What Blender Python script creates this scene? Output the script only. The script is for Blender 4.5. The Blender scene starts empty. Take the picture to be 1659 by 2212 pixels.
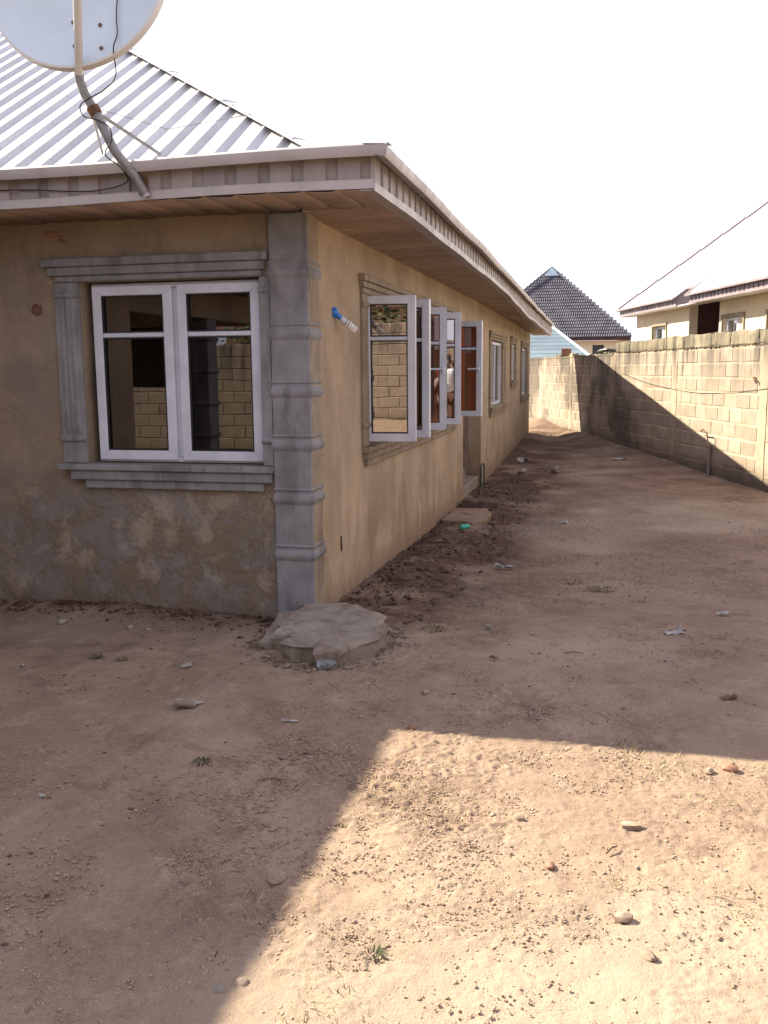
import bpy, math, random
import numpy as np
from mathutils import Matrix, Vector

random.seed(7)
RNG = np.random.default_rng(11)
S = bpy.context.scene
COL = S.collection

# ------------------------------------------------------------------ camera, sky, sun, exposure
cam_d = bpy.data.cameras.new('camera')
cam = bpy.data.objects.new('camera', cam_d); COL.objects.link(cam)
CAM = Vector((1.8853, -5.7794, 1.6427))
yaw, pitch, roll = 0.233386, -0.152233, -0.008088
fw = Vector((-math.sin(yaw)*math.cos(pitch), math.cos(yaw)*math.cos(pitch), math.sin(pitch)))
rt = Vector((math.cos(yaw), math.sin(yaw), 0)); up = rt.cross(fw)
r2 = rt*math.cos(roll)+up*math.sin(roll); u2 = -rt*math.sin(roll)+up*math.cos(roll)
cam.matrix_world = Matrix(((r2.x, u2.x, -fw.x, CAM.x), (r2.y, u2.y, -fw.y, CAM.y), (r2.z, u2.z, -fw.z, CAM.z), (0, 0, 0, 1)))
cam_d.sensor_fit = 'VERTICAL'; cam_d.sensor_height = 24.0
cam_d.lens = 24.0*2003.3/2212.0
cam_d.clip_start = 0.05; cam_d.clip_end = 2000
S.camera = cam

SUN = Vector((-1.25, 0.395, 1.0)).normalized()          # towards the sun
SUN_EL = math.asin(SUN.z); SUN_AZ = math.atan2(SUN.x, SUN.y)
w = bpy.data.worlds.new('World'); S.world = w; w.use_nodes = True
nt = w.node_tree; nt.nodes.clear()
sky = nt.nodes.new('ShaderNodeTexSky'); sky.sky_type = 'NISHITA'; sky.sun_disc = False
sky.sun_elevation = SUN_EL; sky.sun_rotation = SUN_AZ
sky.air_density = 1.0; sky.dust_density = 1.0; sky.ozone_density = 1.0
veil = nt.nodes.new('ShaderNodeMix'); veil.data_type = 'RGBA'      # bright haze, the same all over the dome
veil.inputs[0].default_value = 0.80; veil.inputs[7].default_value = (5.6, 5.6, 6.9, 1)
bg = nt.nodes.new('ShaderNodeBackground'); bg.inputs[1].default_value = 0.071
ow = nt.nodes.new('ShaderNodeOutputWorld')
nt.links.new(sky.outputs[0], veil.inputs[6]); nt.links.new(veil.outputs[2], bg.inputs[0]); nt.links.new(bg.outputs[0], ow.inputs[0])
sl = bpy.data.lights.new('sun', 'SUN'); sl.energy = 5.0; sl.angle = math.radians(0.55); sl.color = (1.0, 0.94, 0.77)
so = bpy.data.objects.new('sun', sl); COL.objects.link(so)
so.rotation_euler = SUN.to_track_quat('Z', 'Y').to_euler(); so.location = (0, 0, 30)
S.view_settings.view_transform = 'Standard'; S.view_settings.look = 'None'
S.view_settings.gamma = 1.0; S.view_settings.use_curve_mapping = False
S.view_settings.exposure = 1.7
S.render.engine = 'CYCLES'
S.cycles.max_bounces = 8; S.cycles.diffuse_bounces = 4; S.cycles.glossy_bounces = 4
S.cycles.transparent_max_bounces = 12

# ------------------------------------------------------------------ mesh helpers
class MB:
    def __init__(self): self.v = []; self.f = []
    def add(self, vs, fs):
        b = len(self.v); self.v += [tuple(p) for p in vs]; self.f += [tuple(i+b for i in f) for f in fs]
        return self
    def box(self, lo, hi, M=None, bev=0.0):
        x0, y0, z0 = lo; x1, y1, z1 = hi
        if bev <= 0:
            vs = [(x0,y0,z0),(x1,y0,z0),(x1,y1,z0),(x0,y1,z0),(x0,y0,z1),(x1,y0,z1),(x1,y1,z1),(x0,y1,z1)]
            fs = [(0,3,2,1),(4,5,6,7),(0,1,5,4),(1,2,6,5),(2,3,7,6),(3,0,4,7)]
        else:
            b = min(bev, (x1-x0)*.45, (y1-y0)*.45, (z1-z0)*.45)
            vs = []; idx = {}
            for sx in (0, 1):
                for sy in (0, 1):
                    for sz in (0, 1):
                        c = (x1 if sx else x0, y1 if sy else y0, z1 if sz else z0)
                        d = (-b if sx else b, -b if sy else b, -b if sz else b)
                        for ax in range(3):
                            p = [c[k]+(d[k] if k != ax else 0) for k in range(3)]
                            idx[(sx, sy, sz, ax)] = len(vs); vs.append(p)
            I = lambda s, ax: idx[(s[0], s[1], s[2], ax)]
            fs = []
            for ax in range(3):
                a, c = (ax+1) % 3, (ax+2) % 3
                for s in (0, 1):
                    q = []
                    for (p, r) in ((0,0),(1,0),(1,1),(0,1)):
                        t = [0,0,0]; t[ax] = s; t[a] = p; t[c] = r; q.append(I(t, ax))
                    fs.append(q if s else q[::-1])
            for ax in range(3):                      # edges running along ax
                a, c = (ax+1) % 3, (ax+2) % 3
                for p in (0, 1):
                    for r in (0, 1):
                        t0 = [0,0,0]; t0[a] = p; t0[c] = r; t1 = list(t0); t1[ax] = 1
                        q = [I(t0, a), I(t1, a), I(t1, c), I(t0, c)]
                        fs.append(q if (p+r) % 2 == 1 else q[::-1])
            for sx in (0, 1):
                for sy in (0, 1):
                    for sz in (0, 1):
                        q = [I((sx,sy,sz), 0), I((sx,sy,sz), 1), I((sx,sy,sz), 2)]
                        fs.append(q if (sx+sy+sz) % 2 == 1 else q[::-1])
        if M is not None: vs = [M @ Vector(p) for p in vs]
        return self.add(vs, fs)
    def prism(self, poly, d, M=None):
        """closed polygon (3D points) swept by vector d"""
        n = len(poly); d = Vector(d)
        vs = [Vector(p) for p in poly]+[Vector(p)+d for p in poly]
        fs = [tuple(range(n))[::-1], tuple(range(n, 2*n))]+[(i, (i+1) % n, n+(i+1) % n, n+i) for i in range(n)]
        if M is not None: vs = [M @ p for p in vs]
        return self.add(vs, fs)
    def tube(self, pts, r, n=8, cap=True):
        pts = [Vector(p) for p in pts]; R = r if isinstance(r, (list, tuple)) else [r]*len(pts)
        prev = None; rings = []
        for i, p in enumerate(pts):
            t = (pts[min(i+1, len(pts)-1)]-pts[max(i-1, 0)]).normalized()
            a = prev if prev is not None else (Vector((0,0,1)) if abs(t.z) < .9 else Vector((1,0,0)))
            a = (a-t*a.dot(t)).normalized(); prev = a; b = t.cross(a)
            rings.append([p+(a*math.cos(2*math.pi*k/n)+b*math.sin(2*math.pi*k/n))*R[i] for k in range(n)])
        vs = [q for rg in rings for q in rg]; fs = []
        for i in range(len(pts)-1):
            for k in range(n):
                fs.append((i*n+k, i*n+(k+1) % n, (i+1)*n+(k+1) % n, (i+1)*n+k))
        if cap: fs += [tuple(range(n))[::-1], tuple((len(pts)-1)*n+k for k in range(n))]
        return self.add(vs, fs)
    def lathe(self, prof, M=None, n=20, cap=True):
        """prof: (radius, height) pairs around local Z"""
        vs = [(r*math.cos(2*math.pi*k/n), r*math.sin(2*math.pi*k/n), h) for r, h in prof for k in range(n)]
        fs = []
        for i in range(len(prof)-1):
            for k in range(n):
                fs.append((i*n+k, i*n+(k+1) % n, (i+1)*n+(k+1) % n, (i+1)*n+k))
        if cap: fs += [tuple(range(n))[::-1], tuple((len(prof)-1)*n+k for k in range(n))]
        if M is not None: vs = [M @ Vector(p) for p in vs]
        return self.add(vs, fs)
    def sheet(self, prof, frame, L0, L1, th):
        """profiled sheet: prof (u,n) pairs; frame (origin, U, N, V); L0/L1 functions of u: start and end along V; th thickness"""
        O, U, N, V = [Vector(q) for q in frame]; n = len(prof); vs = []
        for s in (0, 1):
            for u, h in prof: vs.append(O+U*u+N*(h-th*s)+V*L0(u))
            for u, h in prof: vs.append(O+U*u+N*(h-th*s)+V*L1(u))
        a, b, c, d = 0, n, 2*n, 3*n; fs = []
        for i in range(n-1):
            fs += [(a+i, a+i+1, b+i+1, b+i), (c+i+1, c+i, d+i, d+i+1), (a+i+1, a+i, c+i, c+i+1), (b+i, b+i+1, d+i+1, d+i)]
        fs += [(a, b, d, c), (b+n-1, a+n-1, c+n-1, d+n-1)]
        return self.add(vs, fs)
    def mesh(self, name):
        me = bpy.data.meshes.new(name); me.from_pydata(self.v, [], self.f); me.update(); return me

WM = {}
def put(o, parent=None, M=None):
    COL.objects.link(o); M = M if M is not None else Matrix()
    if parent is not None:
        o.parent = parent; o.matrix_basis = WM[parent.name].inverted() @ M
    else: o.matrix_basis = M
    WM[o.name] = M.copy(); return o
def tag(o, label=None, cat=None, group=None, kind=None):
    for k, v in (('label', label), ('category', cat), ('group', group), ('kind', kind)):
        if v: o[k] = v
    return o
def thing(name, label, cat, loc=(0,0,0), rz=0.0, group=None):
    o = bpy.data.objects.new(name, None); o.empty_display_size = .1
    put(o, None, Matrix.Translation(loc) @ Matrix.Rotation(rz, 4, 'Z'))
    return tag(o, label, cat, group)
def obj(name, m, mat, parent=None, M=None, smooth=False, fixn=False):
    me = m.mesh(name) if isinstance(m, MB) else m
    if mat is not None and not me.materials: me.materials.append(mat)
    if fixn:
        import bmesh
        b = bmesh.new(); b.from_mesh(me); bmesh.ops.recalc_face_normals(b, faces=b.faces); b.to_mesh(me); b.free()
    if smooth:
        me.polygons.foreach_set('use_smooth', [True]*len(me.polygons))
        if smooth != 'all':
            try: me.set_sharp_from_angle(angle=math.radians(40))
            except Exception: pass
    return put(bpy.data.objects.new(name, me), parent, M)

# value noise in numpy ------------------------------------------------
def _h(ix, iy, s):
    n = (ix.astype(np.int64)*374761393+iy.astype(np.int64)*668265263+s*974711) & 0x7fffffff
    n = ((n ^ (n >> 13))*1274126177) & 0x7fffffff
    return ((n ^ (n >> 16)) & 0xffff)/65535.0
def vnoise(x, y, s=0):
    ix = np.floor(x); iy = np.floor(y); fx = x-ix; fy = y-iy
    fx = fx*fx*(3-2*fx); fy = fy*fy*(3-2*fy)
    a = _h(ix, iy, s); b = _h(ix+1, iy, s); c = _h(ix, iy+1, s); d = _h(ix+1, iy+1, s)
    return (a*(1-fx)+b*fx)*(1-fy)+(c*(1-fx)+d*fx)*fy-.5
def fbm(x, y, s=0, o=4):
    t = 0; a = 1.
    for k in range(o): t = t+a*vnoise(x*2**k+17*k, y*2**k-9*k, s+k); a *= .5
    return t

# ------------------------------------------------------------------ material helpers
# overall tone of each surface, relative to its mottled colours
TONE = {'soil': (.755, .69, .635), 'plaster_front': (.74, .72, .75), 'plaster_side': (1.04, 1.0, 1.02), 'grey_cement': (.74, .745, .77), 'warm_bounce_cement': (.82, .77, .74),  # plaster_front darker than plaster_side: the porch's shade is put into its tone
        'eave_trim': (.78, .75, .74), 'bounce_toned_fascia': (.76, .72, .69), 'bounce_toned_soffit': (1.2, 1.06, .97), 'white_plastic': (.76, .76, .78), 'dusty_concrete': (.72, .69, .66),
        'sandcrete': (.80, .77, .79), 'mortar': (.84, .81, .83), 'coping_cement': (.80, .78, .73), 'grit': (.80, .73, .68), 'wall_foot_clod': (.65, .6, .58), 'stone': (.7, .66, .64),
        'short_grass': (.7, .65, .6), 'pale_stone': (.60, .58, .55), 'broken_concrete': (.75, .75, .75), 'crumpled_paper': (.85, .85, .85), 'dish_white': (.80, .79, .78), 'dish_rim': (.8, .78, .74),
        'galvanised_pole': (.55, .53, .52), 'dark_clod': (.85, .85, .85), 'blue_grey_roof': (.58, .58, .58), 'charcoal_tile': (.95, .90, .98), 'plastic_film': (.85, .85, .85)}
class NM:
    def __init__(self, name):
        self.m = bpy.data.materials.new(name); self.m.use_nodes = True
        self.t = self.m.node_tree; self.b = self.t.nodes['Principled BSDF']
        self.pos = self.n('ShaderNodeNewGeometry').outputs['Position']
    def n(self, k): return self.t.nodes.new(k)
    def l(self, a, b): self.t.links.new(a, b)
    def set(self, sock, v):
        if hasattr(v, 'is_output') or isinstance(v, bpy.types.NodeSocket): self.l(v, sock)
        else: sock.default_value = (v+(1,) if isinstance(v, tuple) and len(v) == 3 and len(sock.default_value) == 4 else v)
    def vec(self, scale, coord=None):
        m = self.n('ShaderNodeVectorMath'); m.operation = 'MULTIPLY'
        self.l(coord if coord is not None else self.pos, m.inputs[0]); m.inputs[1].default_value = scale; return m.outputs[0]
    def addv(self, a, b):
        m = self.n('ShaderNodeVectorMath'); m.operation = 'ADD'; self.set(m.inputs[0], a); self.set(m.inputs[1], b); return m.outputs[0]
    def noise(self, scale=5, detail=4, rough=.6, coord=None, dist=0.0):
        x = self.n('ShaderNodeTexNoise'); x.inputs['Scale'].default_value = scale; x.inputs['Detail'].default_value = detail
        x.inputs['Roughness'].default_value = rough; x.inputs['Distortion'].default_value = dist
        self.l(coord if coord is not None else self.pos, x.inputs['Vector']); return x.outputs['Fac']
    def ramp(self, f, a, b, ca=0.0, cb=1.0, smooth=True):
        r = self.n('ShaderNodeMapRange'); r.interpolation_type = 'SMOOTHSTEP' if smooth else 'LINEAR'
        self.set(r.inputs[0], f); r.inputs[1].default_value = a; r.inputs[2].default_value = b
        r.inputs[3].default_value = ca; r.inputs[4].default_value = cb; return r.outputs[0]
    def math(self, op, a, b=0.0):
        m = self.n('ShaderNodeMath'); m.operation = op; self.set(m.inputs[0], a); self.set(m.inputs[1], b); return m.outputs[0]
    def mix(self, f, a, b, mode='MIX'):
        m = self.n('ShaderNodeMix'); m.data_type = 'RGBA'; m.blend_type = mode
        self.set(m.inputs[0], f); self.set(m.inputs[6], a); self.set(m.inputs[7], b); return m.outputs[2]
    def sep(self, v=None):
        s = self.n('ShaderNodeSeparateXYZ'); self.l(v if v is not None else self.pos, s.inputs[0]); return s.outputs
    def rand(self):
        return self.n('ShaderNodeObjectInfo').outputs['Random']
    def attr(self, name):
        a = self.n('ShaderNodeAttribute'); a.attribute_name = name; return a.outputs['Fac']
    def bump(self, h, strength=.4, dist=.01):
        b = self.n('ShaderNodeBump'); b.inputs['Strength'].default_value = strength; b.inputs['Distance'].default_value = dist
        self.l(h, b.inputs['Height']); self.l(b.outputs[0], self.b.inputs['Normal'])
    def out(self, col, rough=.85, spec=.3, metal=0.0):
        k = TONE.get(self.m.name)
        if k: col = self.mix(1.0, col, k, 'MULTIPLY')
        self.set(self.b.inputs['Base Color'], col); self.set(self.b.inputs['Roughness'], rough)
        self.b.inputs['Specular IOR Level'].default_value = spec; self.b.inputs['Metallic'].default_value = metal
        return self.m

def simple(name, col, rough=.6, spec=.4, metal=0.0, var=.12, sc=9.0, bump=0.0):
    m = NM(name); f = m.noise(sc, 5, .65)
    c = m.mix(m.ramp(f, .3, .7), tuple(x*(1-var) for x in col), tuple(min(1, x*(1+var)) for x in col))
    if bump: m.bump(m.noise(sc*12, 4, .6), bump, .004)
    return m.out(c, rough, spec, metal)

def plaster(name, patches):
    m = NM(name); z = m.sep()[2]
    big = m.noise(1.3, 5, .62); fine = m.noise(24, 4, .6)
    streak = m.noise(1.0, 5, .65, m.vec((2.6, 2.6, .8)), .9)
    c = m.mix(m.ramp(big, .32, .66), (.30, .232, .150), (.43, .340, .222))
    c = m.mix(m.ramp(streak, .46, .72, 0, .5), c, (.225, .175, .118))
    c = m.mix(m.ramp(fine, .35, .7, 0, .22), c, (.52, .425, .29))
    if patches:
        # grey, peeling damp plaster low down, with ragged ochre edges
        wob = m.math('ADD', z, m.math('MULTIPLY', m.math('SUBTRACT', m.noise(2.2, 5, .6), .5), 1.3))
        low = m.ramp(wob, 1.25, .55)
        pn = m.noise(3.6, 7, .68, None, .35)
        grey = m.math('MULTIPLY', low, m.math('MULTIPLY', m.ramp(pn, .42, .60), .66))
        c = m.mix(m.math('MULTIPLY', low, m.ramp(m.noise(1.6, 6, .65, m.addv(m.pos, (1., 4., 0.)), 1.2), .35, .6, 0, .75)), c, (.225, .172, .108))
        c = m.mix(grey, c, m.mix(m.noise(9, 4, .6), (.175, .170, .160), (.34, .33, .305)))
        pn2 = m.noise(5.5, 6, .6, m.addv(m.pos, (13., 5., 2.)), .3)
        c = m.mix(m.math('MULTIPLY', low, m.ramp(pn2, .52, .66, 0, .6)), c, (.50, .43, .31))
        edge = m.math('MULTIPLY', low, m.ramp(m.math('ABSOLUTE', m.math('SUBTRACT', pn, .5)), .0, .016, .6, 0))
        c = m.mix(edge, c, (.17, .125, .08))
        left = m.ramp(m.math('ADD', m.sep()[0], m.math('MULTIPLY', m.noise(3, 4, .6), .5)), -1.4, -1.75)
        c = m.mix(m.math('MULTIPLY', left, m.ramp(m.noise(2.5, 5, .6, m.addv(m.pos, (3., 0., 7.))), .42, .68, 0, .65)), c, (.26, .225, .175))
    else:
        low = m.ramp(m.math('ADD', z, m.math('MULTIPLY', m.noise(2.0, 4, .6), .8)), 1.25, .65)
        c = m.mix(m.math('MULTIPLY', low, m.ramp(m.noise(1.0, 6, .7, m.vec((2.6, 2.6, 1.2)), 1.0), .42, .62, 0, .62)), c, (.24, .165, .085))
        c = m.mix(m.math('MULTIPLY', low, m.ramp(m.noise(2.4, 5, .6, m.addv(m.pos, (0., 9., 2.))), .55, .68, 0, .5)), c, (.30, .27, .22))
    # rising damp / soil splash at the foot
    foot = m.ramp(m.math('ADD', z, m.math('MULTIPLY', m.noise(7, 4, .6), .25)), .32, .03)
    c = m.mix(m.math('MULTIPLY', foot, .7), c, (.22, .15, .095))
    vo = m.n('ShaderNodeTexVoronoi'); vo.feature = 'DISTANCE_TO_EDGE'; vo.inputs['Scale'].default_value = 1.5
    wv = m.n('ShaderNodeTexNoise'); wv.inputs['Scale'].default_value = 3.0; wv.inputs['Detail'].default_value = 6; m.l(m.pos, wv.inputs['Vector'])
    m.l(m.addv(m.pos, m.vec((.5, .5, .5), wv.outputs['Color'])), vo.inputs['Vector'])
    crack = m.math('MULTIPLY', m.ramp(vo.outputs['Distance'], .0, .007, .75, 0), m.ramp(m.noise(.9, 3, .5, m.addv(m.pos, (4., 4., 1.))), .52, .60))
    c = m.mix(crack, c, (.10, .075, .05))
    drip = m.math('MULTIPLY', m.ramp(m.noise(1.0, 5, .6, m.vec((11., 11., .35)), .3), .56, .70), m.ramp(m.noise(1.2, 4, .6, m.addv(m.pos, (8., 1., 5.))), .48, .62, 0, .45))
    c = m.mix(drip, c, (.20, .155, .105))
    h = m.math('ADD', m.noise(3.0, 5, .6), m.math('MULTIPLY', m.noise(60, 3, .6), .3))
    if patches: h = m.math('ADD', h, m.math('MULTIPLY', grey, -.55))
    m.bump(h, .7, .018)
    return m.out(c, .92, .15)

def cement(name, a, b, stain=(.18, .165, .15), lump=2.2):
    m = NM(name); f = m.noise(5, 5, .65); s = m.noise(1.0, 5, .6, m.vec((6., 6., 1.6)), .6)
    c = m.mix(m.ramp(f, .3, .7), a, b); c = m.mix(m.ramp(s, .47, .68, 0, .75), c, stain)
    m.bump(m.math('ADD', m.noise(45, 4, .65), m.math('MULTIPLY', m.noise(7, 4, .6), lump)), .55, .008); return m.out(c, .9, .2)

def soil_mat():
    m = NM('soil'); dark = m.attr('damp_and_shade'); ex = m.attr('pale')
    f1 = m.noise(.9, 6, .65); f2 = m.noise(7, 6, .7); f3 = m.noise(60, 5, .7); f4 = m.noise(2.6, 6, .65, None, .8)
    c = m.mix(m.ramp(f1, .32, .68), (.295, .215, .160), (.42, .325, .245))
    c = m.mix(m.ramp(f4, .5, .68, 0, .75), c, (.215, .150, .112))
    c = m.mix(m.ramp(m.noise(11, 5, .7, None, 1.), .58, .72, 0, .6), c, (.15, .10, .07))
    c = m.mix(m.ramp(f2, .50, .72, 0, .6), c, (.49, .40, .31))
    c = m.mix(m.ramp(f3, .45, .75, 0, .55), c, (.20, .142, .105))
    c = m.mix(m.ramp(m.noise(190, 3, .6), .52, .7, 0, .5), c, (.56, .46, .36))
    c = m.mix(m.math('MULTIPLY', ex, .6), c, (.53, .455, .36))
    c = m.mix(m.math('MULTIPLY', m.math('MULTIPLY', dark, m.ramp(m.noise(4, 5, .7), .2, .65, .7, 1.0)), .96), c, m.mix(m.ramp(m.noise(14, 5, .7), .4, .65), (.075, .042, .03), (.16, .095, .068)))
    m.bump(m.math('ADD', m.noise(38, 6, .75), m.math('MULTIPLY', m.noise(160, 4, .7), .4)), .75, .012)
    return m.out(c, .95, .12)

def block_mat(name='sandcrete', tint=(1., 1., 1.)):
    m = NM(name); T = lambda c: tuple(x*y for x, y in zip(c, tint))
    r = m.rand(); z = m.sep()[2]
    c = m.mix(r, T((.36, .29, .21)), T((.47, .39, .285)))
    c = m.mix(m.ramp(m.noise(3, 5, .65), .42, .7, 0, .6), c, T((.27, .215, .155)))
    st = m.noise(1.0, 5, .6, m.vec((4.5, 4.5, .5)), .4)
    hi = m.ramp(z, 1.1, 2.0)
    c = m.mix(m.math('MULTIPLY', m.ramp(st, .40, .62), m.math('MULTIPLY', hi, .85)), c, (.105, .094, .078))
    c = m.mix(m.ramp(m.math('ADD', z, m.math('MULTIPLY', m.noise(3., 4, .6), .5)), .50, .10, 0, .8), c, (.12, .095, .07))
    c = m.mix(m.math('MULTIPLY', m.ramp(m.noise(.55, 5, .6, m.addv(m.pos, (2., 6.5, 0.))), .46, .60, 0, .75), m.ramp(m.sep()[1], 12.5, 15.0)), c, (.115, .098, .078))
    m.bump(m.noise(55, 5, .7), .6, .012); return m.out(c, .95, .1)

def sheet_metal(name, a, b, rough=.42, metal=.35):
    m = NM(name); c = m.mix(m.ramp(m.noise(2.0, 5, .6), .3, .7), a, b)
    c = m.mix(1.0, c, m.mix(m.rand(), (.84, .84, .84), (1.12, 1.10, 1.08)), 'MULTIPLY')
    c = m.mix(m.ramp(m.noise(1.0, 4, .6, m.vec((9., 9., .9))), .55, .75, 0, .35), c, tuple(x*.62 for x in a))
    return m.out(c, m.ramp(m.noise(6, 4, .6), .3, .7, rough-.08, rough+.12), .5, metal)

def glass_mat(name='bronze_glass', tint=(.46, .27, .14, 1), refl=.44):
    m = NM(name); t = m.t
    tr = m.n('ShaderNodeBsdfTransparent'); tr.inputs[0].default_value = tint
    gl = m.n('ShaderNodeBsdfGlossy'); gl.inputs['Roughness'].default_value = .004; gl.inputs[0].default_value = (.80, .80, .80, 1)
    fr = m.n('ShaderNodeFresnel'); fr.inputs[0].default_value = 1.5
    f = m.math('ADD', m.math('MULTIPLY', fr.outputs[0], .8), refl); f = m.math('MINIMUM', f, 1.0)
    # pane is never perfectly flat
    bp = m.n('ShaderNodeBump'); bp.inputs['Strength'].default_value = .035; bp.inputs['Distance'].default_value = .01
    m.l(m.noise(2.2, 2, .5), bp.inputs['Height']); m.l(bp.outputs[0], gl.inputs['Normal'])
    mx = m.n('ShaderNodeMixShader'); m.l(f, mx.inputs[0]); m.l(tr.outputs[0], mx.inputs[1]); m.l(gl.outputs[0], mx.inputs[2])
    m.l(mx.outputs[0], t.nodes['Material Output'].inputs[0]); return m.m

M = {}
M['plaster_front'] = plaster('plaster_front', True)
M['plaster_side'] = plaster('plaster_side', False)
M['cement'] = cement('grey_cement', (.27, .26, .25), (.37, .355, .335))
M['cement_side'] = cement('warm_bounce_cement', (.30, .25, .18), (.40, .34, .25), (.22, .17, .115))  # side-facing copy of the cement, with warm bounce light in its colour
M['concrete'] = cement('dusty_concrete', (.29, .235, .185), (.40, .345, .285), (.20, .150, .115), .7)
M['concrete_grey'] = cement('broken_concrete', (.25, .255, .25), (.36, .365, .355))
M['soil'] = soil_mat()
M['block'] = block_mat()
M['coping'] = block_mat('coping_cement', (.72, .73, .74))
M['mortar'] = block_mat('mortar', (1.16, 1.14, 1.08))
M['sheet'] = sheet_metal('aluminium_sheet', (.44, .43, .435), (.52, .51, .515), .5, .08)
M['soffit'] = sheet_metal('bounce_toned_soffit', (.25, .20, .16), (.33, .27, .22), .5, .1)  # same sheet metal, dusty; shade and ground bounce put into its brown
M['trim'] = sheet_metal('eave_trim', (.44, .41, .39), (.54, .51, .49), .5, .1)
M['white'] = simple('white_plastic', (.76, .77, .80), .4, .45, 0, .09, 5)
M['grey_line'] = simple('grey_plastic', (.42, .42, .44), .5, .4)
M['gasket'] = simple('black_rubber', (.02, .02, .02), .6)
M['glass'] = glass_mat()
M['front_glass'] = glass_mat('front_glass', (.30, .22, .16, 1), .12)
M['amber_glass'] = glass_mat('amber_glass', (.66, .34, .13, 1), .06)
M['black_glass'] = simple('black_glass', (.012, .012, .016), .15, .5)
M['fascia'] = sheet_metal('bounce_toned_fascia', (.34, .305, .29), (.42, .385, .37), .6, .0)  # roof's sheet metal again, brownish ground bounce put into the colour
M['dish'] = simple('dish_white', (.62, .70, .74), .5, .35, 0, .05, 3)
M['dish_rim'] = simple('dish_rim', (.74, .72, .68), .5, .35, 0, .06, 5)
M['pole'] = simple('galvanised_pole', (.40, .39, .38), .5, .5, .3, .22, 14)
M['rust'] = simple('rusty_steel', (.16, .085, .05), .85, .3, .2, .4, 22)
M['black'] = simple('black_cable', (.018, .017, .018), .55)
M['dark'] = simple('dark_room', (.10, .085, .07), .9, .1)
M['room'] = simple('room_plaster', (.40, .30, .19), .9, .1)
M['wood'] = simple('brown_wood', (.22, .105, .04), .6, .3, 0, .3, 7)
M['blue'] = simple('blue_plastic', (.02, .16, .52), .4, .5, 0, .06)
M['bulb'] = simple('bulb_glass', (.85, .83, .78), .25, .5, 0, .03)
M['green'] = simple('green_plastic', (.04, .36, .26), .4, .5); M['dark_green'] = simple('dark_green_pipe', (.02, .06, .04), .5, .4)
M['stone'] = simple('stone', (.40, .31, .23), .9, .2, 0, .3, 26, .5)
M['pale_stone'] = simple('pale_stone', (.42, .38, .32), .9, .2, 0, .2, 26, .5)
M['red_stone'] = simple('laterite_stone', (.28, .15, .10), .92, .15, 0, .3, 26, .5)
M['paper'] = simple('crumpled_paper', (.40, .39, .36), .7, .2, 0, .1, 30)
M['foil'] = simple('plastic_film', (.25, .235, .215), .25, .6, 0, .25, 30)
M['leaf_dry'] = simple('dry_leaf', (.16, .10, .06), .8, .2, 0, .3, 20)
M['grass'] = simple('short_grass', (.085, .095, .045), .8, .2, 0, .45, 6)
M['straw'] = simple('dry_grass', (.30, .22, .12), .85, .2, 0, .4, 6)
M['leaf'] = simple('bush_leaf', (.05, .10, .03), .6, .3, 0, .5, 3)
M['neigh_wall'] = simple('cream_render', (.66, .57, .40), .9, .2, 0, .07, 2, .2)
M['neigh_roof'] = sheet_metal('pale_roof_sheet', (.72, .68, .68), (.78, .75, .75), .5, .1)
M['neigh_fascia'] = sheet_metal('mauve_fascia', (.20, .155, .16), (.26, .205, .21), .5, .1)
M['dark_brown'] = simple('dark_maroon', (.075, .035, .034), .85, .2, 0, .2, 2)
M['tile'] = simple('charcoal_tile', (.075, .072, .085), .75, .35, 0, .35, 1.5)
M['blue_roof'] = sheet_metal('blue_grey_roof', (.20, .27, .31), (.24, .31, .35), .5, .1)
M['red_roof'] = simple('red_roof', (.16, .06, .048), .8)
M['pale_blue'] = simple('pale_blue_sheet', (.50, .66, .74), .6)

# ------------------------------------------------------------------ ground
def gz(x, y):
    """broad height of the yard"""
    x = np.asarray(x, float); y = np.asarray(y, float)
    z = np.interp(y, [-8, -1.2, 0., .7, 2.7, 6.7, 12, 18, 24, 60], [0., 0., -.03, -.065, -.14, -.185, -.165, -.13, -.11, 0.])
    far = np.clip((y-9)/8, 0, 1)
    xw = 6.80-.29868*y
    z = z+far*(.13*np.exp(-((x-.05)/.42)**2)+.16*np.exp(-((x-xw)/.55)**2))*(y < 30)
    z = z+.05*np.exp(-((x+1.6)/.9)**2-((y-.02)/.35)**2)                      # soil heaped at the front wall
    z = z+.06*np.exp(-((x-.3)/.33)**2)*np.exp(-((y-2.7)/2.2)**2)             # loose soil bank by the side wall
    return z
def g(x, y): return float(gz(x, y))

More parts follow.
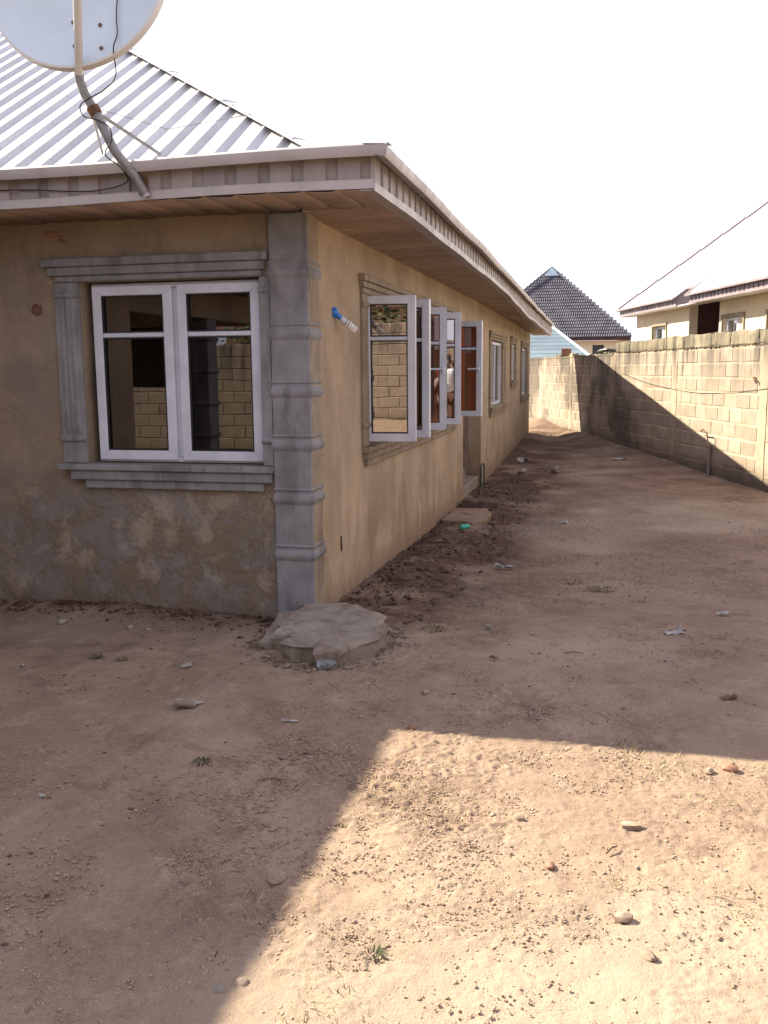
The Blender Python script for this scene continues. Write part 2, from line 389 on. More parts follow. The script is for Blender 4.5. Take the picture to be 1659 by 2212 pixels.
def make_ground():
    fx0, fx1, fy0, fy1 = -2.6, 4.2, -4.3, .2
    def axis(parts):
        a = [np.arange(p, q, s) for p, q, s in parts]; return np.concatenate(a)
    xs = axis([(-260, -60, 40), (-60, -14, 5), (-14, -2.6, .4), (-2.6, .3, .0125), (.3, 3.0, .0072), (3.0, 3.9, .0125), (3.9, 5.2, .04), (5.2, 14, .4), (14, 60, 5), (60, 261, 40)])
    ys = axis([(-260, -60, 40), (-60, -12, 4), (-12, -4.4, .3), (-4.4, -1.6, .0072), (-1.6, -.2, .0125), (-.2, 4, .022), (4, 10, .045), (10, 20, .11), (20, 40, 1.), (40, 80, 5), (80, 401, 40)])
    X, Y = np.meshgrid(xs, ys)
    Z = gz(X, Y)
    near = ((X > -2.8) & (X < 5.3) & (Y > -4.6) & (Y < 20))*1.0
    Z = Z+.022*fbm(X*.9, Y*.9, 3, 4)+near*.010*fbm(X*5, Y*5, 5, 3)
    patch = np.clip(fbm(X*1.7, Y*1.7, 21, 4)*3.0+.66, 0.10, 1.15)
    tramp = np.clip(fbm(X*.8+4, Y*.8, 61, 3)*3+.6, .15, 1)
    cl = vnoise(X*48+2*vnoise(X*9, Y*9, 30), Y*60, 31)+.8*vnoise(X*30, Y*38, 33)
    clod = np.clip(cl, -.14, 1)
    Z = Z+near*(np.maximum(patch, .16)*np.maximum(tramp, .5)*(.020*np.clip(clod-.02, 0, .5)+.010*np.clip(vnoise(X*66, Y*66, 37)-.02, 0, 1))+.0035*vnoise(X*30, Y*30, 38)+.004*vnoise(X*17, Y*17, 35))
    damp_and_shade = np.exp(-np.clip((X-.12)/.86, 0, 9)**2)*1.25*np.clip((Y+.15)/.4, 0, 1)*np.clip((21-Y)/4, 0, 1)*np.clip(1.15-np.clip((Y-9)/14, 0, .5), 0, 1)
    damp_and_shade = np.clip(damp_and_shade+.45*np.exp(-((Y-.0)/.35)**2)*(X < .2)+.20*np.clip((Y+.8)/4, 0, 1)*(X < 5)+.25*np.clip((Y-5)/5, 0, 1)*(X < 4), 0, 1)  # yard also darkens with distance: less open sky, put into the colour
    damp_and_shade = np.clip(damp_and_shade*(1+1.2*fbm(X*2.2, Y*2.2, 41, 4)), 0, 1)
    rough = near*damp_and_shade*(X < 1.3)
    Z = Z+rough*(.024*fbm(X*9, Y*9, 45, 3)+.012*vnoise(X*26, Y*26, 47))
    pale = np.clip(fbm(X*.55+3, Y*.55, 51, 4)*3-.2, 0, 1)
    ny, nx = X.shape
    co = np.stack([X, Y, Z], -1).reshape(-1, 3)
    I = np.arange(nx*ny).reshape(ny, nx)
    q = np.stack([I[:-1, :-1], I[:-1, 1:], I[1:, 1:], I[1:, :-1]], -1).reshape(-1, 4)
    me = bpy.data.meshes.new('ground')
    me.vertices.add(len(co)); me.vertices.foreach_set('co', co.astype(np.float32).ravel())
    me.loops.add(q.size); me.loops.foreach_set('vertex_index', q.astype(np.int32).ravel())
    me.polygons.add(len(q)); me.polygons.foreach_set('loop_start', np.arange(0, q.size, 4, dtype=np.int32))
    me.update(calc_edges=True); me.validate()
    for nm, a in (('damp_and_shade', damp_and_shade), ('pale', pale)):
        at = me.attributes.new(nm, 'FLOAT', 'POINT'); at.data.foreach_set('value', a.astype(np.float32).ravel())
    me.polygons.foreach_set('use_smooth', np.ones(len(q), bool))
    o = obj('ground', me, M['soil']); tag(o, kind='structure', label='bare reddish dirt yard with loose grit')
    return o
make_ground()

# ------------------------------------------------------------------ the house
house = thing('bungalow', 'unpainted cement bungalow with hipped sheet roof and open white casements', 'house', (0, 0, 0))
FY = .03            # front wall plane
HB = 18.3           # rear end
OV = .745           # roof plane reference
def xe(y): return .71-.0085*max(y, -.8)             # outer edge of the eave trim
def xf(y): return .62-.0075*max(y, -.8)             # fascia face
TOPZ = lambda y: float(np.interp(y, [-.76, .9, 3.4, 5.3, 8.4, 11.6, 15, 19.6], [2.845, 2.842, 2.862, 2.855, 2.84, 2.812, 2.80, 2.79]))
BOTZ = lambda y: float(np.interp(y, [-.64, .8, 3.5, 5.5, 7.5, 9.6, 11.2, 12.4, 14, 19.6], [2.622, 2.632, 2.645, 2.645, 2.63, 2.57, 2.515, 2.545, 2.52, 2.49]))

def wall_holes(us, zs, holes, P, th):
    """us/zs: outer range; holes: (u0,u1,z0,z1); P(u,z,d) -> point, d depth inwards"""
    mb = MB(); U = sorted({us[0], us[1]} | {h[0] for h in holes} | {h[1] for h in holes}); Z = sorted({zs[0], zs[1]} | {h[2] for h in holes} | {h[3] for h in holes})
    U = sorted(set(U)); Z = sorted(set(Z))
    inside = lambda u, z: any(h[0] < u < h[1] and h[2] < z < h[3] for h in holes)
    for a, b in zip(U, U[1:]):
        for c, d in zip(Z, Z[1:]):
            if inside((a+b)/2, (c+d)/2): continue
            mb.add([P(a,c,0), P(b,c,0), P(b,d,0), P(a,d,0)], [(0,1,2,3)])
            mb.add([P(a,c,th), P(b,c,th), P(b,d,th), P(a,d,th)], [(3,2,1,0)])
    for (a, b, c, d) in list(holes):
        for (p, q) in (((a,c),(a,d)), ((a,d),(b,d)), ((b,d),(b,c)), ((b,c),(a,c))):
            mb.add([P(*p,0), P(*q,0), P(*q,th), P(*p,th)], [(0,1,2,3)])
    for (p, q) in (((us[0],zs[0]),(us[1],zs[0])), ((us[1],zs[0]),(us[1],zs[1])), ((us[1],zs[1]),(us[0],zs[1])), ((us[0],zs[1]),(us[0],zs[0]))):
        mb.add([P(*p,0), P(*q,0), P(*q,th), P(*p,th)], [(0,1,2,3)])
    return mb

FW = (-1.605, -.312, 1.015, 2.245)                       # front window opening
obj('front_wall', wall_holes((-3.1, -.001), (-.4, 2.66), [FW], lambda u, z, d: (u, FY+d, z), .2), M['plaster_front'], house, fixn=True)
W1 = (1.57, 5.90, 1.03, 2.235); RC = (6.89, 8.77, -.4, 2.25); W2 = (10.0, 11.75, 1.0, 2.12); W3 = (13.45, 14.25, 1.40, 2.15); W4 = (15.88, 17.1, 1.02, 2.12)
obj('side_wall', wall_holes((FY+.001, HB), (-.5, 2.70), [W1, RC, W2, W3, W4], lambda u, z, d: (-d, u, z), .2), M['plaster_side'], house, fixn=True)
mb = MB(); mb.box((-10.6, HB-.2, -.4), (-.2, HB, 2.66)); mb.box((-10.8, FY, -.4), (-10.6, HB, 2.66)); obj('rear_wall', mb, M['plaster_side'], house)
# inside: ceiling, floor, partitions and the recessed side entrance
obj('ceiling', MB().box((-10.6, .25, 2.665), (-.22, HB-.2, 2.70)), M['room'], house)
obj('room_floor', MB().box((-10.6, .25, -.3), (-.22, HB-.2, .1)), M['concrete'], house)
mb = MB(); mb.box((-4.2, .24, .1), (-4.08, 6.7, 2.66)); mb.box((-4.07, 1.38, .1), (-.22, 1.5, 2.66)); mb.box((-4.07, 6.1, .1), (-.22, 6.22, 2.66))
mb.box((-3.2, 9.3, .1), (-.22, 9.42, 2.66)); mb.box((-2.6, 9.45, .1), (-2.5, 18.0, 2.66)); mb.box((-2.48, 12.6, .1), (-.22, 12.72, 2.66)); mb.box((-2.48, 15.0, .1), (-.22, 15.1, 2.66))
obj('partition_wall', mb, M['room'], house)
mb = MB(); mb.box((-1.1, 6.70, -.4), (-.203, 6.887, 2.66)); mb.box((-1.1, 8.773, -.4), (-.203, 8.96, 2.66)); mb.box((-1.25, 6.70, -.4), (-1.103, 8.96, 2.66)); mb.box((-1.1, 6.89, 2.27), (-.205, 8.77, 2.66))
obj('entrance_recess', mb, M['cement_side'], house)
mb = MB(); mb.box((-1.1, 6.893, -.4), (-.03, 8.767, -.02), bev=.012); mb.box((-1.1, 6.893, -.018), (-.40, 8.767, .16), bev=.012)
obj('entrance_step', mb, M['concrete'], house)
d_ = obj('door', MB().box((-1.10, 7.35, .162), (-1.06, 8.3, 2.2), bev=.006), M['wood'], house)
mb = MB()
for z0, z1 in ((.35, 1.0), (1.15, 2.05)):
    for y0, y1 in ((7.46, 7.78), (7.87, 8.19)): mb.box((-1.059, y0, z0), (-1.045, y1, z1), bev=.006)
obj('door_panel', mb, M['wood'], d_)

# corner pilaster with ring mouldings
PX0 = -.235
mb = MB(); mb.box((PX0, 0., -.4), (.025, FY-.001, 2.63), bev=.004)
obj('pilaster_return', MB().box((.0015, FY+.0005, -.4), (.024, .245, 2.635), bev=.004), M['cement_side'], house)  # warm bounce light on this side face is put into its beige
obj('corner_pilaster', mb, M['cement'], house)
def ring(zc, h, pr):
    m = MB(); n = 7; prof = [(pr*math.sin(math.pi*i/(n-1)), zc-h/2+h*i/(n-1)) for i in range(n)]
    path = [(PX0-.004, FY-.002), None]
    # L-shaped half-round: front run then side run, mitred at the corner
    rows = []
    for o, z in prof:
        rows.append([(PX0-.3*o, FY-.002, z), (PX0-.3*o, -o-.001, z), (.026+o, -o-.001, z), (.026+o, .245+.3*o, z), (.003, .245+.3*o, z)])
    vs = [p for r in rows for p in r]; fs = []
    for i in range(n-1):
        for k in range(4): fs.append((i*5+k, i*5+k+1, (i+1)*5+k+1, (i+1)*5+k))
    m.add(vs, fs); return m
for zc in (2.265, 1.875, 1.505, 1.155, .80, .42):
    r_ = obj('ring_moulding', ring(zc, .075, .016), M['cement'], house, smooth=True, fixn=True)
    obj('ring_bead', ring(zc+.062, .022, .008), M['cement'], r_, smooth=True, fixn=True)

# stepped mouldings round the windows; frame: U along wall, N outwards, base plane B
def surround(P, u0, u1, z0, z1, mat, corn, sill, jl, jr, flutes=True):
    """P(u, z, d): d outwards"""
    def slab(name, ua, ub, za, zb, d, endcut=0., bevz=.006):
        m = MB(); pts = []
        for (u, z, dd) in ((ua, za, 0), (ub, za, 0), (ub, zb, 0), (ua, zb, 0)): pts.append(P(u, z, .0015))
        e = endcut
        for (u, z) in ((ua+e, za+bevz), (ub-e, za+bevz), (ub-e, zb-bevz), (ua+e, zb-bevz)): pts.append(P(u, z, d))
        for (u, z) in ((ua+e*.6, za), (ub-e*.6, za), (ub-e*.6, zb), (ua+e*.6, zb)): pts.append(P(u, z, d-bevz))
        fs = [(3,2,1,0), (4,5,6,7)]
        for k in range(4):
            j = (k+1) % 4; fs += [(k, j, 8+j, 8+k), (8+k, 8+j, 4+j, 4+k)]
        m.add(pts, fs); return obj(name, m, mat, house, fixn=True)
    for (ua, ub, za, zb, d) in corn: slab('window_cornice', ua, ub, za, zb, d)
    for (ua, ub, za, zb, d) in sill: slab('window_sill', ua, ub, za, zb, d)
    for (ua, ub) in (jl, jr):
        if ua is None: continue
        j = slab('window_jamb', ua, ub, z0, z1-.001, .022)
        if flutes and ub-ua > .12:
            for k in range(3):
                c_ = ua+(ub-ua)*(.28+.22*k); m = MB()
                pts = [P(c_+.016*math.cos(a), z, .0225+.009*math.sin(a)) for z in (z0+.22, z1-.12) for a in np.linspace(0, math.pi, 5)]
                m.add(pts, [(i, i+1, i+6, i+5) for i in range(4)]+[(0,1,2,3,4), (9,8,7,6,5)])
                obj('flute', m, mat, j, smooth=True, fixn=True)
        for zc in (z1-.085, z0+.17):
            m = MB(); n = 6
            pts = [P(u, zc+.022*math.cos(a), .0225+.014*math.sin(a)) for u in (ua-.006, ub+.006) for a in np.linspace(0, math.pi, n)]
            m.add(pts, [(i, i+1, i+n+1, i+n) for i in range(n-1)]+[tuple(range(n)), tuple(range(2*n-1, n-1, -1))])
            obj('jamb_ring', m, mat, j, smooth=True, fixn=True)

PF = lambda u, z, d: Vector((u, FY-d, z)); PS = lambda u, z, d: Vector((d, u, z))
surround(PF, FW[0], FW[1], FW[2], FW[3], M['cement'],
         [(-1.86, -.245, 2.345, 2.40, .065), (-1.82, -.27, 2.287, 2.343, .048), (-1.78, -.29, 2.247, 2.285, .030)],
         [(-1.80, -.238, .972, 1.014, .085), (-1.72, -.25, .905, .970, .062), (-1.62, -.31, .845, .903, .040)], (-1.79, -1.608), (-.309, -.24))
def side_surround(w, e0, e1, big=True):
    a, b, z0, z1 = w
    surround(PS, a, b, z0, z1, M['cement_side'],
             [(a-e0-.02, b+e1+.02, z1+.095, z1+.145, .055), (a-e0, b+e1, z1+.048, z1+.093, .042), (a-e0+.02, b+e1-.02, z1+.002, z1+.046, .028)],
             [(a-e0+.03, b+e1-.03, z0-.045, z0-.002, .07), (a-e0+.05, b+e1-.05, z0-.105, z0-.047, .05), (a-e0+.09, b+e1-.09, z0-.16, z0-.107, .034)],
             (a-e0+.02, a-.002), (b+.002, b+e1-.02), big)
side_surround(W1, .20, .25); side_surround(W2, .30, .55); side_surround(W3, .25, .25, False); side_surround(W4, .28, .5)

# --- windows
def mitred(mb, w, h, pw, y0, y1, gap=.0008):
    """four mitred rails of a w x h frame lying in local XZ (0..w, 0..h), from depth y0 to y1"""
    o = [(0,0),(w,0),(w,h),(0,h)]; i = [(pw,pw),(w-pw,pw),(w-pw,h-pw),(pw,h-pw)]
    for k in range(4):
        j = (k+1) % 4; q = [Vector((*o[k], 0)), Vector((*o[j], 0)), Vector((*i[j], 0)), Vector((*i[k], 0))]
        c = sum(q, Vector())/4; d = (q[1]-q[0]).normalized()
        q = [p-d*gap*(1 if (p-c).dot(d) > 0 else -1) for p in q]
        b = .004; ins = [c+(p-c)*(1-0) for p in q]
        # bevelled face: outer ring then slightly raised inner ring
        n = Vector((-d.y, d.x, 0)); ring1 = [(p.x, y0+b, p.y) for p in q]
        ring2 = [((p+n*(b if t in (0, 1) else -b)).x, y0, (p+n*(b if t in (0, 1) else -b)).y) for t, p in enumerate(q)]
        ring3 = [(p.x, y1, p.y) for p in q]
        vs = ring2+ring1+ring3; fs = [(0,1,2,3), (11,10,9,8)]
        for t in range(4):
            s = (t+1) % 4; fs += [(4+t, 4+s, s, t), (8+t, 8+s, 4+s, 4+t)]
        mb.add(vs, fs)
def casement(name, w, h, Mx, upper=.27, pw=.066, handle=False, label=None, glass='glass'):
    """leaf in local XZ, outside face towards -Y; Mx places it"""
    mb = MB(); mitred(mb, w, h, pw, -.032, .032)
    leaf = obj(name, mb, M['white'], house, Mx, fixn=True)
    if label: leaf['label'] = label
    zt = h-pw-upper
    obj('transom_bar', MB().box((pw+.001, -.026, zt-.016), (w-pw-.001, .026, zt+.016), bev=.005), M['white'], leaf, Mx)
    for (za, zb) in ((pw, zt-.0165), (zt+.0165, h-pw)):
        gk = MB(); t = .009
        for sgn in (-1, 1):
            ya, yb = sorted((sgn*.007, sgn*.027))
            gk.box((pw+.0005, ya, za+.0005), (w-pw-.0005, yb, za+t)); gk.box((pw+.0005, ya, zb-t), (w-pw-.0005, yb, zb-.0005))
            gk.box((pw+.0005, ya, za+t), (pw+t, yb, zb-t)); gk.box((w-pw-t, ya, za+t), (w-pw-.0005, yb, zb-t))
        obj('gasket', gk, M['gasket'], leaf, Mx)
        obj('pane', MB().box((pw+.002, -.003, za+.002), (w-pw-.002, .003, zb-.002)), M[glass], leaf, Mx)
    if handle:
        s = handle; hx = w-pw*.5 if s > 0 else pw*.5
        hb = MB(); hb.box((hx-.014, .033, h*.46), (hx+.014, .045, h*.46+.075), bev=.004); hb.box((hx-.010, .045, h*.46+.035), (hx+.010, .072, h*.46+.058), bev=.004)
        hb.box((min(hx, hx-s*.135), .058, h*.46+.036), (max(hx+.010, hx-s*.135), .074, h*.46+.057), bev=.005)
        obj('handle', hb, M['white'], leaf, Mx)
    return leaf
def frame_place(p, ang): return Matrix.Translation(p) @ Matrix.Rotation(ang, 4, 'Z')

# front window: outer frame, two closed leaves
fx0, fx1, fz0, fz1 = -1.562, -.328, 1.022, 2.236
mb = MB(); Mx = frame_place((fx0, FY+.105, fz0), 0); mitred(mb, fx1-fx0, fz1-fz0, .035, -.03, .05)
mb.box(((fx1-fx0)/2-.035, -.018, .036), ((fx1-fx0)/2+.020, .05, fz1-fz0-.036), bev=.004)
obj('window_frame', mb, M['white'], house, Mx, fixn=True)
lw = (fx1-fx0)/2-.018
lf1 = casement('casement', lw-.012, fz1-fz0-.03, frame_place((fx0+.012, FY+.080, fz0+.015), math.radians(.5)), .265, glass='front_glass')
lf2 = casement('casement', lw-.010, fz1-fz0-.03, frame_place(((fx0+fx1)/2+.022, FY+.083, fz0+.015), math.radians(-.5)), .265, glass='front_glass')
# faint maker's print on the upper rail, too worn to read
mb = MB(); rs = np.random.default_rng(2)
for (xa, xb, z, h) in ((-.60, -.52, fz1-.064, .010), (-.505, -.49, fz1-.064, .008), (-.475, -.385, fz1-.046, .008), (-.47, -.375, fz1-.076, .003)):
    q = xa
    while q < xb:
        d = rs.uniform(.003, .008); mb.box((q, FY+.0475, z), (q+d, FY+.0495, z+h*rs.uniform(.5, 1))); q += d+rs.uniform(.001, .003)
tag(obj('printed_mark', mb, M['grey_line'], lf2), kind='stuff')

# side window: outer frame with mullions, fixed panes, five open leaves
H1 = 1.165; zb = W1[2]+.012
Mside = Matrix.Translation((-.07, W1[0]+.012, zb)) @ Matrix.Rotation(math.pi/2, 4, 'Z')     # local x -> +Y, local -y -> +X
wl = W1[1]-W1[0]-.024; hl = W1[3]-W1[2]-.024
mb = MB(); mitred(mb, wl, hl, .045, -.03, .04)
for ym in (2.10, 2.60, 3.13, 3.94, 4.45, 5.36):
    mb.box((ym-W1[0]-.012-.025, -.028, .046), (ym-W1[0]-.012+.025, .038, hl-.046), bev=.004)
wf = obj('window_frame', mb, M['white'], house, Mside, fixn=True)
for (a, b) in ((3.16, 3.91), (4.48, 5.33)):
    obj('pane', MB().box((a-W1[0]-.012, -.003, .047), (b-W1[0]-.012, .003, hl-.047)), M['glass'], wf, Mside)
def open_leaf(hy, fxy, near, hd=False, tilt=0.0, lab=None):
    h = Vector((-.035, hy, zb+.02)); d = Vector((fxy[0], fxy[1], 0))-Vector((h.x, h.y, 0)); wdt = d.length; ang = math.atan2(d.y, d.x)
    if near: Mx = frame_place(h, ang)                      # outside face towards the camera (-Y)
    else: Mx = frame_place(Vector((fxy[0], fxy[1], h.z)), ang+math.pi)
    if tilt: Mx = Mx @ Matrix.Rotation(tilt, 4, 'X')
    return casement('casement', wdt, H1, Mx, .27, handle=((1 if near else -1) if hd else False), label=lab, glass='amber_glass' if hd else 'glass')
open_leaf(1.605, (.395, 1.655), True, tilt=math.radians(1.1), lab='open casement nearest the corner, mirroring the yard')
open_leaf(2.105, (.425, 2.105), True)
open_leaf(3.10, (.39, 3.17), False, True, lab='open casement turned edge on, white handle on its inner face')
open_leaf(3.955, (.40, 4.0262), True, tilt=math.radians(.5))
open_leaf(5.86, (.395, 5.80), False, True, lab='farthest open casement with white handle and brown glass')

# farther windows, closed and plain
def plain_window(w, mull):
    a, b, z0, z1 = w; a += .012; b -= .012; z0 += .012; z1 -= .012
    Mx = Matrix.Translation((-.055, a, z0)) @ Matrix.Rotation(math.pi/2, 4, 'Z'); mb = MB(); mitred(mb, b-a, z1-z0, .05, -.03, .04)
    for k in range(1, mull): mb.box(((b-a)*k/mull-.03, -.028, .051), ((b-a)*k/mull+.03, .038, z1-z0-.051), bev=.004)
    wf = obj('window_frame', mb, M['white'], house, Mx, fixn=True)
    for k in range(mull):
        obj('pane', MB().box(((b-a)*k/mull+.03, -.003, .03), ((b-a)*(k+1)/mull-.03, .003, z1-z0-.03)), M['glass'], wf, Mx)
plain_window(W2, 2); plain_window(W3, 1); plain_window(W4, 2)

# --- eaves: fascia, trims, soffit (one part per pan of the profiled sheet)
PIT = .62
PAN = [(0, 0), (.006, .022), (.133, .022), (.139, 0), (.1995, 0)]
sp = .2
ey = -.62
fasc = MB().sheet(PAN, ((0,0,0), (1,0,0), (0,-1,0), (0,0,1)), lambda u: 0, lambda u: 1, .003).mesh('fascia_panel')
fasc.materials.append(M['fascia'])
xk = .605
k = 0
while xk-.2*k > -3.2:
    x = xk-.2*(k+1); zb0 = 2.655+.004*math.sin(k*2.1); zt0 = 2.825
    Mx = Matrix.Translation((x, ey+.026, zb0)) @ Matrix.Diagonal((1, 1, zt0-zb0, 1))
    obj('fascia_panel', fasc, None, house, Mx); k += 1
fas2 = MB().sheet(PAN, ((0,0,0), (0,1,0), (1,0,0), (0,0,1)), lambda u: 0, lambda u: 1, .003).mesh('fascia_panel')
fas2.materials.append(M['fascia'])
y = ey+.012
sides = []
while y < 19.4:
    ym = y+.1; zb0 = BOTZ(ym)+.03; zt0 = TOPZ(ym)-.016
    Mx = Matrix.Translation((xf(ym)-.026, y, zb0)) @ Matrix.Diagonal((1, 1, zt0-zb0, 1))
    obj('fascia_panel', fas2, None, house, Mx); sides.append(y); y += .2
# bottom trim and eave (gutter) trim: front run and side run with the waver of the photograph
def ribbon(path, prof, th=.004):
    """path: list of (point, outward); prof: (out, up) pairs, extruded along path as a thin bent sheet"""
    mb = MB(); n = len(prof); m = len(path); vs = []
    for s in (0, 1):
        for p, o in path:
            p = Vector(p); o = Vector(o)
            for i, (a, b) in enumerate(prof):
                vs.append(p+o*(a-th*s)+Vector((0, 0, b+(th*s if b > prof[0][1]-1 else 0))))
    off = m*n; fs = []
    for j in range(m-1):
        for i in range(n-1):
            a = j*n+i; fs += [(a, a+1, a+n+1, a+n), (off+a+n, off+a+n+1, off+a+1, off+a)]
    for j in range(m-1):
        for i in (0, n-1):
            a = j*n+i; fs.append((a, a+n, off+a+n, off+a))
    for j in (0, m-1):
        for i in range(n-1):
            a = j*n+i; fs.append((a, a+1, off+a+1, off+a))
    mb.add(vs, fs); return mb
ysamp = [-.62+.3*i for i in range(68)]
TPROF = [(-.085, .004), (0.0, 0), (.002, .046), (-.010, .052)]
path_f = [((x, ey, 2.632+.008*math.sin(x*2.3+2)), (0, -1, 0)) for x in np.linspace(-3.2, .618, 18)]
obj('fascia_trim', ribbon(path_f, TPROF), M['trim'], house, smooth=True, fixn=True)
path_s = [((xf(yy)+.004*math.sin(yy*1.3), yy, BOTZ(yy)+.004*math.sin(yy*2.9)), (1, 0, 0)) for yy in ysamp if yy < 19.5]
obj('fascia_trim', ribbon(path_s, TPROF), M['trim'], house, smooth=True, fixn=True)
EPROF = [(-.075, -.046), (-.012, -.066), (-.002, -.045), (.0, -.010), (-.012, .0), (-.135, .008)]
path_f = [((x, -.70, 2.848+.006*math.sin(x*2.2+1)), (0, -1, 0)) for x in np.linspace(-3.2, .709, 20)]
obj('eave_trim', ribbon(path_f, EPROF), M['trim'], house, smooth=True, fixn=True)
path_s = [((xe(yy)+.004*math.sin(yy*1.9), yy, TOPZ(yy)+.004*math.sin(yy*2.3)), (1, 0, 0)) for yy in [-.702]+ysamp if yy < 19.6]
obj('eave_trim', ribbon(path_s, EPROF), M['trim'], house, smooth=True, fixn=True)
obj('eave_light_stop', MB().box((-3.2, -.582, 2.69), (.565, -.572, 2.855)), M['dark'], house)  # added, unseen: keeps sun from leaking between gutter and roof
bd = MB()
for i_ in range(66):
    ya, yb = -.571+.303*i_, -.571+.303*(i_+1)
    bd.add([(xf(yy)-.045-t, yy, z+TOPZ(yy)-2.845) for t in (0, .01) for yy in (ya, yb) for z in (2.69, 2.85)], [(0,2,3,1), (4,5,7,6), (0,1,5,4), (2,6,7,3), (1,3,7,5), (0,4,6,2)])
obj('eave_light_stop', bd, M['dark'], house)  # side run of the added light blocker
# soffit pans
SOF = [(0, .010), (.006, -.004), (.03, -.009), (.10, -.011), (.165, -.009), (.188, -.003), (.1985, .012)]
sof_f = MB().sheet(SOF, ((0,0,0), (1,0,0), (0,0,1), (0,1,0)), lambda u: 0, lambda u: 1, .003).mesh('soffit_panel'); sof_f.materials.append(M['soffit'])
sof_f.polygons.foreach_set('use_smooth', [True]*len(sof_f.polygons))
k = 0; x = .60
while x-.2*(k+1) > -3.3:
    Mx = Matrix.Translation((x-.2*(k+1), ey+.012, 2.643)) @ Matrix.Rotation(math.radians(1.8+1.2*math.sin(k*1.7)), 4, 'Y') @ Matrix.Rotation(math.radians(.6), 4, 'X') @ Matrix.Diagonal((1.02, -ey-.018, 1, 1))
    obj('soffit_panel', sof_f, None, house, Mx); k += 1
SOF2 = [(0, .006), (.008, -.008), (.088, -.011), (.094, .014), (.110, .014), (.118, -.011), (.188, -.008), (.1985, .006)]
sof_s = MB().sheet(SOF2, ((0,0,0), (0,1,0), (0,0,1), (1,0,0)), lambda u: 0, lambda u: 1, .003).mesh('soffit_panel'); sof_s.materials.append(M['soffit'])
y = -.02; k = 0
while y < 19.2:
    ym = y+.1; z0 = float(np.interp(ym, [0, 9, 14, 19], [2.635, 2.645, 2.60, 2.52])); z1 = BOTZ(ym)+.022; Lx = xf(ym)-.03
    Mx = Matrix.Translation((.003, y, z0)) @ Matrix.Rotation(math.atan2(z0-z1, Lx), 4, 'Y') @ Matrix.Diagonal((Lx, 1, 1, 1))
    obj('soffit_panel', sof_s, None, house, Mx); y += .2; k += 1

mb = MB(); mb.box((.01, .0, 2.664), (.44, 19.2, 2.672)); mb.box((-3.1, -.575, 2.664), (.57, -.001, 2.672)); obj('soffit_light_stop', mb, M['dark'], house)  # added above the soffit so no sky light leaks through its gaps
# --- roof: profiled pans on the front hip, plain sheets where the camera sees none of it
EX, EYF, EZ = OV-.02, -.735, 2.59
XR = -5.3                                                # ridge line
RIB = [(0, 0), (.132, .0), (.140, .027), (.156, .027), (.180, .002), (.1985, 0)]
WXE = -2.56                                              # eave of the wing
Vr = Vector((0, 1, PIT)).normalized(); Nr = Vector((0, -PIT, 1)).normalized(); sl_ = math.sqrt(1+PIT*PIT)
x = EX-.2
while x > -5.25:
    def yend(u, x=x): return max((EX-(x+u))*sl_, .002)
    def ystart(u, x=x): return max((WXE-(x+u))*sl_, .165)
    if yend(.2) > ystart(0)+.02:
        obj('roof_sheet', MB().sheet(RIB, ((x, EYF, EZ), (1,0,0), Nr, Vr), ystart, lambda u: max(yend(u)-.012, ystart(u)+.001), .0025), M['sheet'], house)
    x -= .2
def flat(name, pts, mat, th=.01, par=None):
    return obj(name, MB().prism(pts, (0, 0, -th)), mat, par if par is not None else house, fixn=True)
hr = lambda d: EZ+PIT*d
A_ = EX-XR
flat('roof_slope', [(EX-.16, EYF+.16, EZ+PIT*.16-.004), (.41, 19.4, EZ+PIT*.16), (XR, 19.6-A_, hr(A_)-.02), (XR, EYF+A_, hr(A_)-.02)], M['sheet'])
flat('roof_slope', [(.41, 19.4, EZ+PIT*.16), (2*XR-EX, 19.6, EZ), (XR, 19.6-A_, hr(A_)-.02)], M['sheet'])
flat('roof_slope', [(2*XR-EX, 19.6, EZ), (2*XR-EX, EYF, EZ), (XR, EYF+A_, hr(A_)-.02), (XR, 19.6-A_, hr(A_)-.02)], M['sheet'])
WXR = -5.6; wd = WXE-WXR; WY0 = -8.0
flat('roof_slope', [(WXE, WY0, EZ+.255), (WXE, EYF, EZ+.255), (WXR, EYF+wd, hr(wd)-.01), (WXR, WY0+wd, hr(wd)-.01)], M['sheet'])
flat('roof_slope', [(WXE, WY0, EZ), (WXR, WY0+wd, hr(wd)-.01), (2*WXR-WXE, WY0, EZ)], M['sheet'])
flat('roof_slope', [(2*WXR-WXE, WY0, EZ), (WXR, WY0+wd, hr(wd)-.01), (WXR, EYF+wd, hr(wd)-.01), (2*WXR-WXE, EYF+.5, EZ)], M['sheet'])
# hip capping in short overlapping lengths
hd = Vector((-1, 1, PIT)).normalized(); c0 = Vector((EX, EYF, EZ-.004)); hl_ = 8.3
side_a = Vector((-1, 0, 0)); nb = 0; s = .60
while s < hl_:
    p = c0+hd*s; q = c0+hd*min(s+.62, hl_); l = .008*(nb % 2)
    fa = Vector((-.30, -.0, 0)); fb = Vector((0, .30, 0))
    A0 = (p+Vector((0, -.11, -.012)), p+Vector((0, 0, .016+l)), p+Vector((.11, .0, -.012)))
    B0 = (q+Vector((0, -.11, -.012)), q+Vector((0, 0, .016+l)), q+Vector((.11, .0, -.012)))
    m = MB(); t = Vector((0, 0, -.003)); vs = list(A0)+list(B0)+[v+t for v in A0]+[v+t for v in B0]
    m.add(vs, [(0,1,4,3), (1,2,5,4), (9,10,7,6), (10,11,8,7), (0,3,9,6), (2,8,11,5), (0,6,7,1), (1,7,8,2), (3,4,10,9), (4,5,11,10)])
    obj('hip_cap', m, M['sheet'], house, fixn=True); s += .60; nb += 1

